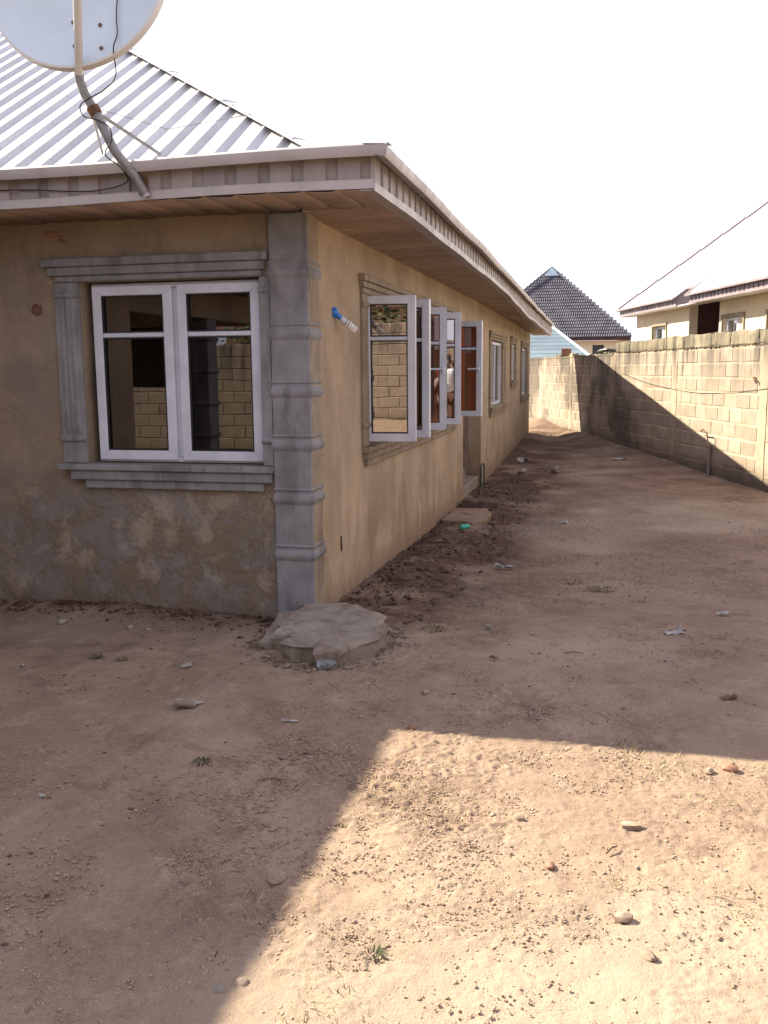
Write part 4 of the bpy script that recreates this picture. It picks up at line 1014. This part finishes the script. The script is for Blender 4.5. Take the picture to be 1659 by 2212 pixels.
obj('end_roof', MB().prism([TR, BR, Vector((1.3, 33.4, 2.0))], (0, 0, -.03)), M['blue_roof'], sh, fixn=True)

# ------------------------------------------------------------------ behind the camera: what the glass mirrors
bw = thing('rear_boundary_wall', 'sandcrete block wall closing the yard, mirrored in the windows', 'wall', (0, -12, 0))
mb = MB()
for r in range(10):
    s = -13.+(r % 2)*.23
    while s < 10: mb.box((s, -12.15, -.2+r*.237), (s+.455, -12.0+random.uniform(-.004, .006), .022+r*.237), bev=.01); s += .465
tag(obj('blocks', mb, M['block'], bw), kind='stuff'); obj('mortar_core', MB().box((-13.4, -12.2, -.4), (10.6, -12.012, 2.165)), M['mortar'], bw)
for px in (-8.5, -5.2, -1.95, 1.4, 4.8, 8.2): obj('pillar', rough_box((px-.16, -12.17, -.4), (px+.16, -11.93, 2.3), None, int(50+px), (3, 3, 14), .008, .01), M['mortar'], bw, fixn=True)
lw_ = thing('side_boundary_wall', 'sandcrete block wall beyond the porch, mirrored in the front window', 'wall', (-11.8, -4, 0))
mb = MB()
for r in range(8):
    s = -11.8+(r % 2)*.23
    while s < 4: mb.box((-11.85, s, -.2+r*.237), (-11.7+random.uniform(-.004, .006), s+.455, .022+r*.237), bev=.01); s += .465
tag(obj('blocks', mb, M['block'], lw_), kind='stuff'); obj('mortar_core', MB().box((-11.9, -11.98, -.4), (-11.712, 4.4, 1.69)), M['mortar'], lw_)
rr = thing('red_roofed_house', 'house with dull red roof mirrored above the block wall', 'house', (-4, -22, 0))
obj('wall', MB().box((-9, -26, -.3), (1, -19, 2.8)), M['neigh_wall'], rr)
obj('roof', MB().prism([(-9.6, -18.3, 2.7), (1.6, -18.3, 2.7), (1.6, -22.5, 4.2), (-9.6, -22.5, 4.2)], (0, -.02, -.1)).prism([(-9.6, -26.7, 2.7), (1.6, -26.7, 2.7), (1.6, -22.5, 4.2), (-9.6, -22.5, 4.2)], (0, .02, -.1)), M['red_roof'], rr, fixn=True)
bush = thing('bush', 'green leafy bush mirrored above the block wall', 'bush', (-2.6, -13.2, 0))
rs = np.random.default_rng(3); m = MB()
for _ in range(9000):
    c = Vector((rs.normal(-2.9, 1.5), rs.normal(-13.3, .45), 2.6+rs.normal(0, .34))); s = rs.uniform(.06, .13)
    q = Matrix.Translation(c) @ Matrix.Rotation(rs.uniform(0, 6), 4, 'Z') @ Matrix.Rotation(rs.uniform(-1.2, 1.2), 4, 'X')
    m.add([q @ Vector(p) for p in ((-s, 0, 0), (0, -s*.45, .01), (s, 0, 0), (0, s*.45, .01))], [(0,1,2,3)])
obj('crown', m, M['leaf'], bush)
m = MB()
for a in range(7): m.tube([(-2.9+.25*(a-3), -13.3, -.1), (-2.9+.45*(a-3), -13.3, 1.0), (-2.9+.6*(a-3), -13.25, 2.0)], [.03, .02, .008], 6)
obj('stem', m, M['wood'], bush)
o = obj('long_pipe', MB().tube([(-6.2, -10.6, .06), (-.6, -10.9, .06)], .04, 8), M['white'], smooth=True); tag(o, 'long white pipe lying on the ground, mirrored in the casement', 'pipe')

# ------------------------------------------------------------------ concrete slabs and things by the walls
def slab(name, outline, z0, z1, seed, mat, label, cat, amp=.012, under=0.03):
    n = len(outline); rs = np.random.default_rng(seed); pts = []
    for i in range(n):
        a = Vector(outline[i]); b = Vector(outline[(i+1) % n]); L = (b-a).length; k_ = max(1, int(L/.055))
        for j in range(k_): pts.append(a.lerp(b, j/k_)+Vector((rs.normal(0, amp*.55), rs.normal(0, amp*.55))))
    c = sum(pts, Vector((0, 0)))/len(pts); N = len(pts); vs = []; fs = []
    lev = [(1.0-under*1.6, z0), (1.0-under*.5, z0+(z1-z0)*.5), (1.0-under*.15, z1-.030), (1.0, z1-.012), (.985, z1-.001), (.93, z1), (.8, z1+.002), (.6, z1), (.4, z1), (.2, z1+.002)]
    for li, (s, z) in enumerate(lev):
        for i, p in enumerate(pts):
            jit = rs.normal(0, amp*.55) if li < 4 else rs.normal(0, amp*.15)
            q = c+(p-c)*s; zz = z+(.016*float(fbm(np.array(q.x*6), np.array(q.y*6), seed, 4)) if li > 2 else 0)
            vs.append((q.x+jit, q.y+jit*.7, zz+rs.normal(0, amp*.12)))
    for li in range(len(lev)-1):
        for i in range(N): fs.append((li*N+i, li*N+(i+1) % N, (li+1)*N+(i+1) % N, (li+1)*N+i))
    vs.append((c.x, c.y, z1)); t = len(vs)-1
    for i in range(N): fs.append(((len(lev)-1)*N+i, (len(lev)-1)*N+(i+1) % N, t))
    m = MB(); m.add(vs, fs); o = obj(name, m, mat, smooth=True, fixn=True); o.data.set_sharp_from_angle(angle=math.radians(17)); return tag(o, label, cat)
slab('concrete_slab', [(-.02, -.03), (.28, .05), (.50, -.12), (.57, -.20), (.58, -.38), (.66, -.56), (.60, -.80), (.49, -.86), (.47, -.97), (.36, -1.0), (.30, -.92), (.16, -.93), (.10, -.84), (.12, -.73), (.0, -.72), (-.05, -.45)], -.05, .098, 5, M['concrete'], 'broken concrete slab at the foot of the corner pilaster', 'slab', .024)
o = obj('concrete_chip', rough_box((-.06, -.045, -.02), (.06, .045, .045), Matrix.Translation((.41, -.985, g(.4, -1)+.012)) @ Matrix.Rotation(.35, 4, 'Z') @ Matrix.Rotation(.25, 4, 'X'), 8, (6, 3, 3), .010, .012), M['concrete_grey'], smooth=True, fixn=True); tag(o, 'pale grey broken chip on the near edge of the corner slab', 'rubble', 'loose cement rubble')
slab('soil_shelf', [(-.06, -.74), (-.10, -.60), (-.16, -.3), (-.20, -.02), (.0, -.02), (.0, -.7)], -.05, .05, 15, M['concrete'], 'low dusty concrete ledge on the left of the corner slab', 'slab', .016)
slab('access_cover', [(.06, 4.8), (.44, 4.75), (.56, 4.9), (.57, 5.45), (.46, 5.85), (.08, 5.8)], -.26, -.105, 6, M['soil'], 'dusty concrete cover slab beside the side entrance', 'slab', .012)
o = obj('entrance_kerb', rough_box((.06, 6.35, -.25), (.55, 6.62, -.085), None, 77, (5, 4, 2), .012, .012), simple('damp_mud', (.12, .082, .06), .95, .1, 0, .3, 9), smooth=True, fixn=True); tag(o, 'low brown mud kerb in front of the side entrance', 'kerb')
o = obj('drain_pipe', MB().tube(smoothline([(.03, 8.60, -.2), (.03, 8.60, .12), (.045, 8.63, .17), (.06, 8.68, .17), (.065, 8.70, .10), (.065, 8.70, -.2)], 3), .012, 8), M['dark_green'], smooth=True); tag(o, 'thin dark green bent pipe beside the entrance recess', 'pipe')

# ------------------------------------------------------------------ litter, stones
def lump(r, seed, flat_=.6, n=9, m_=6):
    rs = np.random.default_rng(seed); mb = MB(); vs = []; fs = []
    for i in range(m_+1):
        th = math.pi*i/m_
        for k_ in range(n):
            a = 2*math.pi*k_/n; q = r*(1+rs.uniform(-.22, .18)) if 0 < i < m_ else r
            vs.append((q*math.sin(th)*math.cos(a)*1.15, q*math.sin(th)*math.sin(a)*.9, q*math.cos(th)*flat_))
    for i in range(m_):
        for k_ in range(n): fs.append((i*n+k_, (i+1)*n+k_, (i+1)*n+(k_+1) % n, i*n+(k_+1) % n))
    mb.add(vs, fs); return mb
def stone(x, y, r, seed, mat, label, name='stone', cat='stone', flat_=.62, sink=.25, group='stones lying about the yard'):
    o = obj(name, lump(r, seed, flat_), mat, None, Matrix.Translation((x, y, g(x, y)+r*flat_*(1-sink))) @ Matrix.Rotation(seed*1.3, 4, 'Z'), smooth=True)
    return tag(o, label, cat, group)
stone(.89, -3.14, .033, 1, M['stone'], 'rounded tan stone in the shade just left of the sunlit patch')
stone(.975, -3.65, .020, 2, M['stone'], 'brown pebble on the shadow edge near the bottom of the picture')
stone(.925, -3.69, .017, 3, M['pale_stone'], 'small whitish pebble beside the brown one on the shadow edge')
stone(1.98, -3.12, .026, 5, M['stone'], 'round grey brown stone low in the sunlit patch')
stone(1.75, -2.86, .020, 6, M['red_stone'], 'small reddish stone in the middle of the sunlit patch', flat_=.5)
stone(2.43, -1.95, .030, 7, M['red_stone'], 'reddish stone just inside the right of the sunlit patch, the farther right one')
stone(2.34, -1.99, .024, 8, M['stone'], 'dull stone left of the reddish stone by the shadow border')
stone(2.05, -3.29, .020, 9, M['stone'], 'small dark stone below the round grey brown stone')
stone(-1.58, -.46, .032, 10, M['pale_stone'], 'pale stone lying at the foot of the front wall')
stone(-1.08, -.47, .028, 11, M['pale_stone'], 'pale stone below the front window, left one of two close together')
stone(-.95, -.48, .020, 12, M['stone'], 'darker stone right of the pale one below the front window')
stone(-.37, -1.15, .034, 13, M['pale_stone'], 'flat pale stone in the shade left of the corner slab', flat_=.35)
stone(1.18, .11, .024, 14, M['pale_stone'], 'pale chip right of the corner slab')
stone(.52, 10.37, .075, 15, M['pale_stone'], 'pale rock in the passage nearest the side wall', flat_=.75)
stone(1.07, 10.69, .085, 16, M['pale_stone'], 'angular whitish rock in the middle of the passage', flat_=.8)
stone(1.03, -1.30, .020, 17, M['stone'], 'small stone in the shade above the sunlit patch')
stone(1.86, 2.82, .022, 18, M['pale_stone'], 'small pale chip in the shaded middle of the yard')
stone(1.62, -2.56, .018, 19, M['stone'], 'small stone near the centre of the sunlit patch', flat_=.8)
stone(1.06, -1.78, .022, 20, M['red_stone'], 'reddish clod at the corner point of the sunlit patch')
o = obj('mud_brick_chip', rough_box((-.036, -.018, 0), (.036, .018, .022), Matrix.Translation((2.02, -2.53, g(2.02, -2.53))) @ Matrix.Rotation(.1, 4, 'Z'), 4, (5, 3, 2), .002, .004), M['stone'], smooth=True, fixn=True); tag(o, 'oblong stone chip at the right of the sunlit patch', 'stone')
o = obj('cement_flake', rough_box((-.055, -.045, 0), (.055, .04, .018), Matrix.Translation((-.10, -1.72, g(-.1, -1.72)+.008)) @ Matrix.Rotation(.3, 4, 'Z') @ Matrix.Rotation(.15, 4, 'Y'), 14, (6, 5, 1), .004, .006), M['concrete'], smooth=True, fixn=True); tag(o, 'flat grey cement flake in the shaded foreground', 'rubble', 'loose cement rubble')
def paper(x, y, sx, sy, rz, seed, mat, label, cat='litter', name='paper_scrap', up_=.012):
    rs = np.random.default_rng(seed); n = 5; vs = []
    for s in (0, 1):
        for i in range(n):
            for j in range(n): vs.append(((i/(n-1)-.5)*sx*(1+.1*math.sin(j*2+seed)), (j/(n-1)-.5)*sy*(1+.1*math.cos(i*2)), abs(rs.normal(0, up_)) if s == 0 else 0))
    for k_ in range(n*n): x_, y_, z_ = vs[k_]; vs[n*n+k_] = (x_, y_, z_-.002)
    fs = []
    for i in range(n-1):
        for j in range(n-1):
            a = i*n+j; fs += [(a, a+n, a+n+1, a+1), (n*n+a+1, n*n+a+n+1, n*n+a+n, n*n+a)]
    for i in range(n-1):
        for (a, b) in ((i, i+1), (n*(n-1)+i+1, n*(n-1)+i), (n*(i+1), n*i), (n*i+n-1, n*(i+1)+n-1)): fs.append((a, b, n*n+b, n*n+a))
    o = obj(name, MB().add(vs, fs), mat, None, Matrix.Translation((x, y, g(x, y)+.008)) @ Matrix.Rotation(rz, 4, 'Z'), fixn=True); return tag(o, label, cat, {'litter': 'scraps of litter on the dirt', 'leaf': 'dry leaves on the dirt'}.get(cat))
paper(2.35, .21, .13, .06, .55, 1, M['foil'], 'crumpled clear plastic sachet on the dirt at right', name='plastic_sachet', up_=.02)
paper(.48, -1.82, .075, .012, .15, 2, M['paper'], 'thin white sliver in the shade left of the sunlit patch', name='plastic_sliver', up_=.004)
paper(-.045, -1.69, .05, .014, .9, 3, M['paper'], 'white sliver leaning on the grey cement flake', name='plastic_sliver', up_=.006)
paper(.39, 12.09, .22, .16, .2, 4, M['paper'], 'white paper scrap in the passage close to the side wall', up_=.05)
paper(2.21, 13.02, .3, .14, .4, 5, M['paper'], 'white scrap lying near the foot of the block wall')
paper(1.05, 2.39, .16, .06, -.1, 6, M['foil'], 'pale flat strip on the dark soil right of the side wall', name='plastic_strip', up_=.018)
paper(2.73, .9, .09, .04, .2, 7, M['paper'], 'small white scrap at the right edge beyond the sachet')
paper(-.21, -2.77, .022, .012, .6, 8, M['paper'], 'tiny white scrap in the shaded foreground at left', up_=.006)
paper(1.45, 5.2, .10, .05, .4, 9, M['paper'], 'little white scrap right of the concrete cover slab')
o = obj('soda_can', MB().lathe([(.024, 0), (.028, .006), (.029, .10), (.024, .112)], Matrix.Translation((.36, 4.3, g(.36, 4.3)+.03)) @ Matrix.Rotation(.75, 4, 'Z') @ Matrix.Rotation(math.pi/2, 4, 'Y'), 14), M['green'], smooth=True); tag(o, 'bright green tube lying on dark soil before the cover slab', 'can')
paper(2.53, -1.06, .085, .035, .3, 10, M['leaf_dry'], 'curled dry brown leaf in the shade at right', 'leaf', 'dry_leaf', .014)
paper(1.30, -.62, .05, .02, -.4, 12, M['leaf_dry'], 'small dark dry leaf on the shaded dirt below the corner slab', 'leaf', 'dry_leaf', .01)
for i, (x, y, L, a, lab) in enumerate(((1.75, -.42, .11, .1, 'short dark twig in the shaded middle of the yard'), (1.95, -2.72, .07, 1.0, 'short dark twig in the sunlit patch'), (.62, -2.45, .12, .25, 'thin twig in the shade left of the sunlit patch'))):
    z = g(x, y)+.012; o = obj('twig', MB().tube([(x-L/2*math.cos(a), y-L/2*math.sin(a), z), (x, y+.006, z+.006), (x+L/2*math.cos(a), y+L/2*math.sin(a), z)], [.003, .004, .002], 5), M['leaf_dry']); tag(o, lab, 'twig', 'twigs on the dirt')

# grass tufts
def tuft(x, y, r, n, h, seed, mat, label):
    rs = np.random.default_rng(seed); m = MB(); n = int(n*1.3); r *= .9; h *= .65
    for _ in range(n):
        a = rs.uniform(0, 6.28); q = r*math.sqrt(rs.random()); bx_, by_ = x+q*math.cos(a), y+q*math.sin(a); hh = h*rs.uniform(.5, 1.2); d = rs.uniform(.3, 1.2)*hh; w_ = rs.uniform(.0014, .003)
        z = g(bx_, by_)-.004; p = Vector((math.cos(a+1.57)*w_, math.sin(a+1.57)*w_, 0)); e = Vector((math.cos(a)*d, math.sin(a)*d, 0)); b = Vector((bx_, by_, z))
        m.add([b-p, b+p, b+e*.45+p*.8+Vector((0, 0, hh*.7)), b+e*.45-p*.8+Vector((0, 0, hh*.7)), b+e+Vector((0, 0, hh*rs.uniform(.6, 1)))], [(0,1,2,3), (3,2,4)])
    return tag(obj('grass_tuft', m, mat), label, 'grass', 'grass tufts in the yard')
tuft(1.29, -3.45, .035, 55, .036, 1, M['grass'], 'dry grass tuft low in the sunlit patch at left')
tuft(.26, -2.32, .045, 60, .022, 2, M['grass'], 'flat green tuft in the shade left of the sunlit patch')
tuft(1.90, 1.60, .14, 130, .04, 3, M['grass'], 'green weedy tuft in the middle of the yard, right one of two')
tuft(1.66, 1.85, .12, 100, .035, 4, M['grass'], 'green weedy tuft in the middle of the yard, left one of two')
tuft(-.95, -1.10, .05, 70, .03, 5, M['grass'], 'green tuft below the front window, left one of two')
tuft(-.79, -1.11, .04, 50, .03, 6, M['grass'], 'green tuft below the front window, right one of two')
tuft(.4, -3.61, .035, 40, .018, 7, M['grass'], 'small green tuft in the dark bottom left of the yard')
tuft(.85, -.02, .10, 90, .03, 8, M['grass'], 'low weeds beside the right edge of the corner slab')
tuft(2.2, 1.25, .10, 60, .035, 9, M['straw'], 'yellowish dry tuft right of the two green weedy tufts')
tuft(-.75, -2.55, .07, 60, .02, 10, M['grass'], 'dull flat weed patch at the far left of the foreground')
tuft(2.72, -2.35, .05, 60, .022, 11, M['straw'], 'straw coloured tuft at the right edge of the sunlit patch')

# loose grit over the yard: uncountable, one object
def gravel(name, n, boxr, rr, mat, seed, dens=None, flat_=.6):
    rs = np.random.default_rng(seed); x = rs.uniform(boxr[0], boxr[1], n*4); y = rs.uniform(boxr[2], boxr[3], n*4)
    keep = np.clip(fbm(x*1.7, y*1.7, 21, 4)*2.2+.62, .1, 1)*np.clip(fbm(x*.8+4, y*.8, 61, 3)*3+.6, .15, 1) if dens is None else dens(x, y)
    ok = rs.random(n*4) < keep; x = x[ok][:n]; y = y[ok][:n]; n = len(x)
    r = rr[0]*np.exp(rs.random(n)**3*math.log(rr[1]/rr[0])); z = gz(x, y)+.022*fbm(x*.9, y*.9, 3, 4)
    B = np.array([(1,0,0),(-1,0,0),(0,1,0),(0,-1,0),(0,0,1),(0,0,-1)], float); F = np.array([(0,2,4),(2,1,4),(1,3,4),(3,0,4),(2,0,5),(1,2,5),(3,1,5),(0,3,5)])
    V = B[None]*(1+rs.uniform(-.35, .35, (n, 6, 1)))*r[:, None, None]
    a = rs.uniform(0, 6.28, n); ca, sa = np.cos(a)[:, None], np.sin(a)[:, None]
    vx = V[:, :, 0]*ca*1.3-V[:, :, 1]*sa*.8; vy = V[:, :, 0]*sa*1.3+V[:, :, 1]*ca*.8
    t = rs.uniform(-.6, .6, (n, 1)); vz = V[:, :, 2]*flat_+vx*t*.5
    co = np.stack([vx+x[:, None], vy+y[:, None], vz+z[:, None]+r[:, None]*.3], -1).reshape(-1, 3)
    f = (F[None]+(np.arange(n)*6)[:, None, None]).reshape(-1, 3)
    me = bpy.data.meshes.new(name); me.vertices.add(len(co)); me.vertices.foreach_set('co', co.astype(np.float32).ravel())
    me.loops.add(f.size); me.loops.foreach_set('vertex_index', f.astype(np.int32).ravel()); me.polygons.add(len(f)); me.polygons.foreach_set('loop_start', np.arange(0, f.size, 3, dtype=np.int32))
    me.update(calc_edges=True); return tag(obj(name, me, mat), kind='stuff')
gravel('gravel', 80000, (-1.0, 3.1, -4.25, -1.1), (.0016, .0075), simple('grit', (.42, .325, .245), .95, .1, 0, .3, 9), 1)
gravel('gravel', 9000, (-2.4, 4.2, -1.6, 9.), (.004, .013), simple('grit', (.29, .22, .17), .95, .1, 0, .4, 9), 2)
gravel('gravel', 3000, (.03, 1.15, .1, 9.5), (.005, .026), simple('dark_clod', (.105, .066, .050), .95, .1, 0, .5, 9), 3, lambda x, y: np.exp(-((x-.25)/.45)**2))
gravel('gravel', 420, (-2.4, 4., -4.2, 12.), (.006, .017), M['pale_stone'], 4, lambda x, y: x*0+.5)
gravel('gravel', 700, (-2.6, .1, -.6, .02), (.006, .028), simple('wall_foot_clod', (.17, .11, .08), .95, .1, 0, .4, 9), 6, lambda x, y: np.exp(-((y)/.25)**2))

gravel('gravel', 9000, (-2.5, 4.2, -4.2, 13.), (.002, .012), simple('dark_debris', (.10, .068, .05), .95, .1, 0, .5, 9), 8, lambda x, y: np.clip(fbm(x*1.3+2, y*1.3, 81, 4)*3+.25, .03, 1)*np.where((x > .6) & (y < -1.5), .12, 1), .4)
gravel('gravel', 260, (-.22, .85, -1.12, .05), (.006, .03), M['concrete'], 9, lambda x, y: np.exp(-((np.hypot((x-.28)/.42, (y+.47)/.52)-1.02)/.13)**2)*.9)
gravel('gravel', 1500, (-.25, .9, -1.15, .08), (.004, .014), simple('slab_foot_soil', (.19, .135, .10), .95, .1, 0, .4, 9), 10, lambda x, y: np.exp(-((np.hypot((x-.28)/.42, (y+.47)/.52)-1.02)/.14)**2))
# short dead grass stubble in drifts, thickest in the sunlit patch
def stubble(n, boxr, seed, mat, h):
    rs = np.random.default_rng(seed); x = rs.uniform(boxr[0], boxr[1], n*5); y = rs.uniform(boxr[2], boxr[3], n*5)
    keep = np.clip(fbm(x*2.4+9, y*2.4, 71, 4)*4-.35, 0, 1); ok = rs.random(n*5) < keep; x = x[ok][:n]; y = y[ok][:n]; n = len(x)
    z = gz(x, y)+.022*fbm(x*.9, y*.9, 3, 4); a = rs.uniform(0, 6.28, n); hh = h*rs.uniform(.3, 1.1, n); d = hh*rs.uniform(.4, 2.2, n); w_ = rs.uniform(.0012, .0026, n)
    px, py = -np.sin(a)*w_, np.cos(a)*w_
    co = np.stack([np.stack([x-px, y-py, z], -1), np.stack([x+px, y+py, z], -1), np.stack([x+np.cos(a)*d, y+np.sin(a)*d, z+hh], -1)], 1).reshape(-1, 3)
    f = np.arange(n*3)
    me = bpy.data.meshes.new('grass'); me.vertices.add(len(co)); me.vertices.foreach_set('co', co.astype(np.float32).ravel())
    me.loops.add(f.size); me.loops.foreach_set('vertex_index', f.astype(np.int32)); me.polygons.add(n); me.polygons.foreach_set('loop_start', np.arange(0, n*3, 3, dtype=np.int32)); me.update(calc_edges=True)
    return tag(obj('grass', me, mat), kind='stuff')
stubble(5000, (.4, 3.2, -4.2, -.8), 1, M['straw'], .022); stubble(9000, (-2.3, 4.2, -3.8, 8), 2, M['grass'], .017)

# ------------------------------------------------------------------ the person taking the picture, mirrored in one casement
M['skin'] = simple('brown_skin', (.16, .085, .055), .5, .4, 0, .08, 12); M['shirt'] = simple('white_cotton', (.72, .72, .74), .85, .2, 0, .05, 6)
M['cloth'] = simple('brown_cloth', (.10, .055, .04), .9, .15, 0, .15, 8); M['shoe'] = simple('black_leather', (.03, .028, .026), .45, .4); M['eye'] = simple('eye_white', (.7, .68, .64), .3, .5)
per = thing('person', 'person in white shirt, brown trousers and cap holding up a phone, mirrored in a casement', 'person', (1.9, -6.26, 0))
def skinned(name, V, Ed, R, mat, root, M0=None, sub_=2):
    ks = list(V); ix = {k: i for i, k in enumerate(ks)}
    me = bpy.data.meshes.new(name); me.from_pydata([V[k] for k in ks], [(ix[a], ix[b]) for a, b in Ed], []); me.update()
    o = obj(name, me, mat, per)
    md = o.modifiers.new('skin', 'SKIN'); md.use_smooth_shade = True
    if not me.skin_vertices: me.attributes  # layer is made by the modifier
    sv = me.skin_vertices[0].data if me.skin_vertices else None
    if sv is None:
        import bmesh
        b = bmesh.new(); b.from_mesh(me); b.verts.layers.skin.verify(); b.to_mesh(me); b.free(); sv = me.skin_vertices[0].data
    for k in ks:
        r_ = R[k]; sv[ix[k]].radius = r_ if isinstance(r_, tuple) else (r_, r_); sv[ix[k]].use_root = (k == root)
    sb = o.modifiers.new('smooth', 'SUBSURF'); sb.levels = sb.render_levels = sub_
    return o
PXc, PYc = 1.90, -6.26
def pw(x, y, z): return (PXc+x, PYc+y, z)
V = dict(pel=pw(0,0,.93), bel=pw(0,.01,1.08), che=pw(0,0,1.28), col=pw(0,-.01,1.43), nec=pw(0,.005,1.50), jaw=pw(0,.055,1.575), hea=pw(0,.045,1.66), top=pw(0,.03,1.735))
R = dict(pel=(.15,.11), bel=(.14,.10), che=(.165,.11), col=(.10,.07), nec=.054, jaw=(.058,.066), hea=(.074,.09), top=(.058,.07)); Ed = [('pel','bel'),('bel','che'),('che','col'),('col','nec'),('nec','jaw'),('jaw','hea'),('hea','top')]
SV, SR, SE = {}, {}, []
for sgn, t in ((-1, 'l'), (1, 'r')):
    V.update({'sh'+t: pw(.185*sgn,0,1.40), 'el'+t: pw(.25*sgn,.13,1.15), 'wr'+t: pw(.105*sgn,.345,1.50), 'pa'+t: pw(.066*sgn,.385,1.565), 'hi'+t: pw(.09*sgn,0,.88), 'kn'+t: pw(.10*sgn,.03,.48), 'an'+t: pw(.11*sgn,-.01,.09), 'to'+t: pw(.125*sgn,.15,.035)})
    R.update({'sh'+t: .062, 'el'+t: .044, 'wr'+t: .029, 'pa'+t: (.032,.022), 'hi'+t: .088, 'kn'+t: .06, 'an'+t: .042, 'to'+t: .034})
    Ed += [('col','sh'+t), ('sh'+t,'el'+t), ('el'+t,'wr'+t), ('wr'+t,'pa'+t), ('pel','hi'+t), ('hi'+t,'kn'+t), ('kn'+t,'an'+t), ('an'+t,'to'+t)]
    for f, (dz, L) in enumerate(((.062, .046), (.044, .052), (.024, .050), (.004, .040))):        # four fingers round the phone's edge
        a = 'f%d%s' % (f, t)
        V[a+'a'] = pw(.060*sgn, .405, 1.572+dz); V[a+'b'] = pw(.050*sgn, .435, 1.576+dz); V[a+'c'] = pw((.050-L*.55)*sgn, .446, 1.574+dz)
        for q, rr in (('a', .0095), ('b', .0085), ('c', .007)): R[a+q] = rr
        Ed += [('pa'+t, a+'a'), (a+'a', a+'b'), (a+'b', a+'c')]
    V['th'+t] = pw(.048*sgn, .392, 1.60); V['tt'+t] = pw(.024*sgn, .398, 1.628); R['th'+t] = .010; R['tt'+t] = .0085; Ed += [('pa'+t, 'th'+t), ('th'+t, 'tt'+t)]
skinned('body', V, Ed, R, M['skin'], 'pel')
sub1 = {k: V[k] for k in ('pel','bel','che','col','shl','shr')}; 
for t in 'lr': sub1['up'+t] = tuple(np.array(V['sh'+t])*.35+np.array(V['el'+t])*.65)
skinned('shirt', sub1, [('pel','bel'),('bel','che'),('che','col'),('col','shl'),('col','shr'),('shl','upl'),('shr','upr')], dict(pel=(.172,.132), bel=(.165,.125), che=(.187,.132), col=(.118,.085), shl=.080, shr=.080, upl=.070, upr=.070), M['shirt'], 'pel')
sub2 = {k: V[k] for k in ('pel','hil','hir','knl','knr','anl','anr')}; sub2['pel'] = pw(0,0,.94)
skinned('trousers', sub2, [('pel','hil'),('pel','hir'),('hil','knl'),('hir','knr'),('knl','anl'),('knr','anr')], dict(pel=(.158,.118), hil=.105, hir=.105, knl=.078, knr=.078, anl=.066, anr=.066), M['cloth'], 'pel')
for sgn in (-1, 1):
    obj('shoe', MB().box((PXc+.115*sgn-.045, PYc-.085, .0), (PXc+.115*sgn+.045, PYc+.20, .085), bev=.03), M['shoe'], per, smooth=True)
    obj('eye', MB().lathe([(.001, -.011), (.008, -.008), (.012, 0), (.008, .008), (.001, .011)], Matrix.Translation(pw(.031*sgn, .118, 1.665)), 10), M['eye'], per, smooth=True)
    obj('ear', MB().lathe([(.004, -.03), (.018, -.012), (.020, .012), (.006, .03)], Matrix.Translation(pw(.083*sgn, .035, 1.655)) @ Matrix.Diagonal((.5, 1, 1, 1)), 10), M['skin'], per, smooth=True)
obj('nose', MB().lathe([(.006, .03), (.012, 0), (.018, -.018), (.008, -.026)], Matrix.Translation(pw(0, .133, 1.64)), 10), M['skin'], per, smooth=True)
obj('mouth', MB().box((PXc-.024, PYc+.112, 1.595), (PXc+.024, PYc+.122, 1.608), bev=.004), M['cloth'], per)
obj('cap', MB().lathe([(.094, 1.69), (.097, 1.715), (.088, 1.75), (.055, 1.778), (.004, 1.788)], Matrix.Translation((PXc, PYc+.038, 0)) @ Matrix.Diagonal((.9, 1.1, 1, 1)), 20), M['cloth'], per, smooth=True)
ph = thing('phone', 'black phone held up in both hands, mirrored in a casement', 'phone', (1.885, -5.825, 1.60))
obj('case', MB().box((1.846, -5.834, 1.572), (1.924, -5.822, 1.655+.06), bev=.003), M['gasket'], ph)
obj('screen', MB().box((1.850, -5.8365, 1.578), (1.920, -5.8345, 1.708)), M['black_glass'], ph)
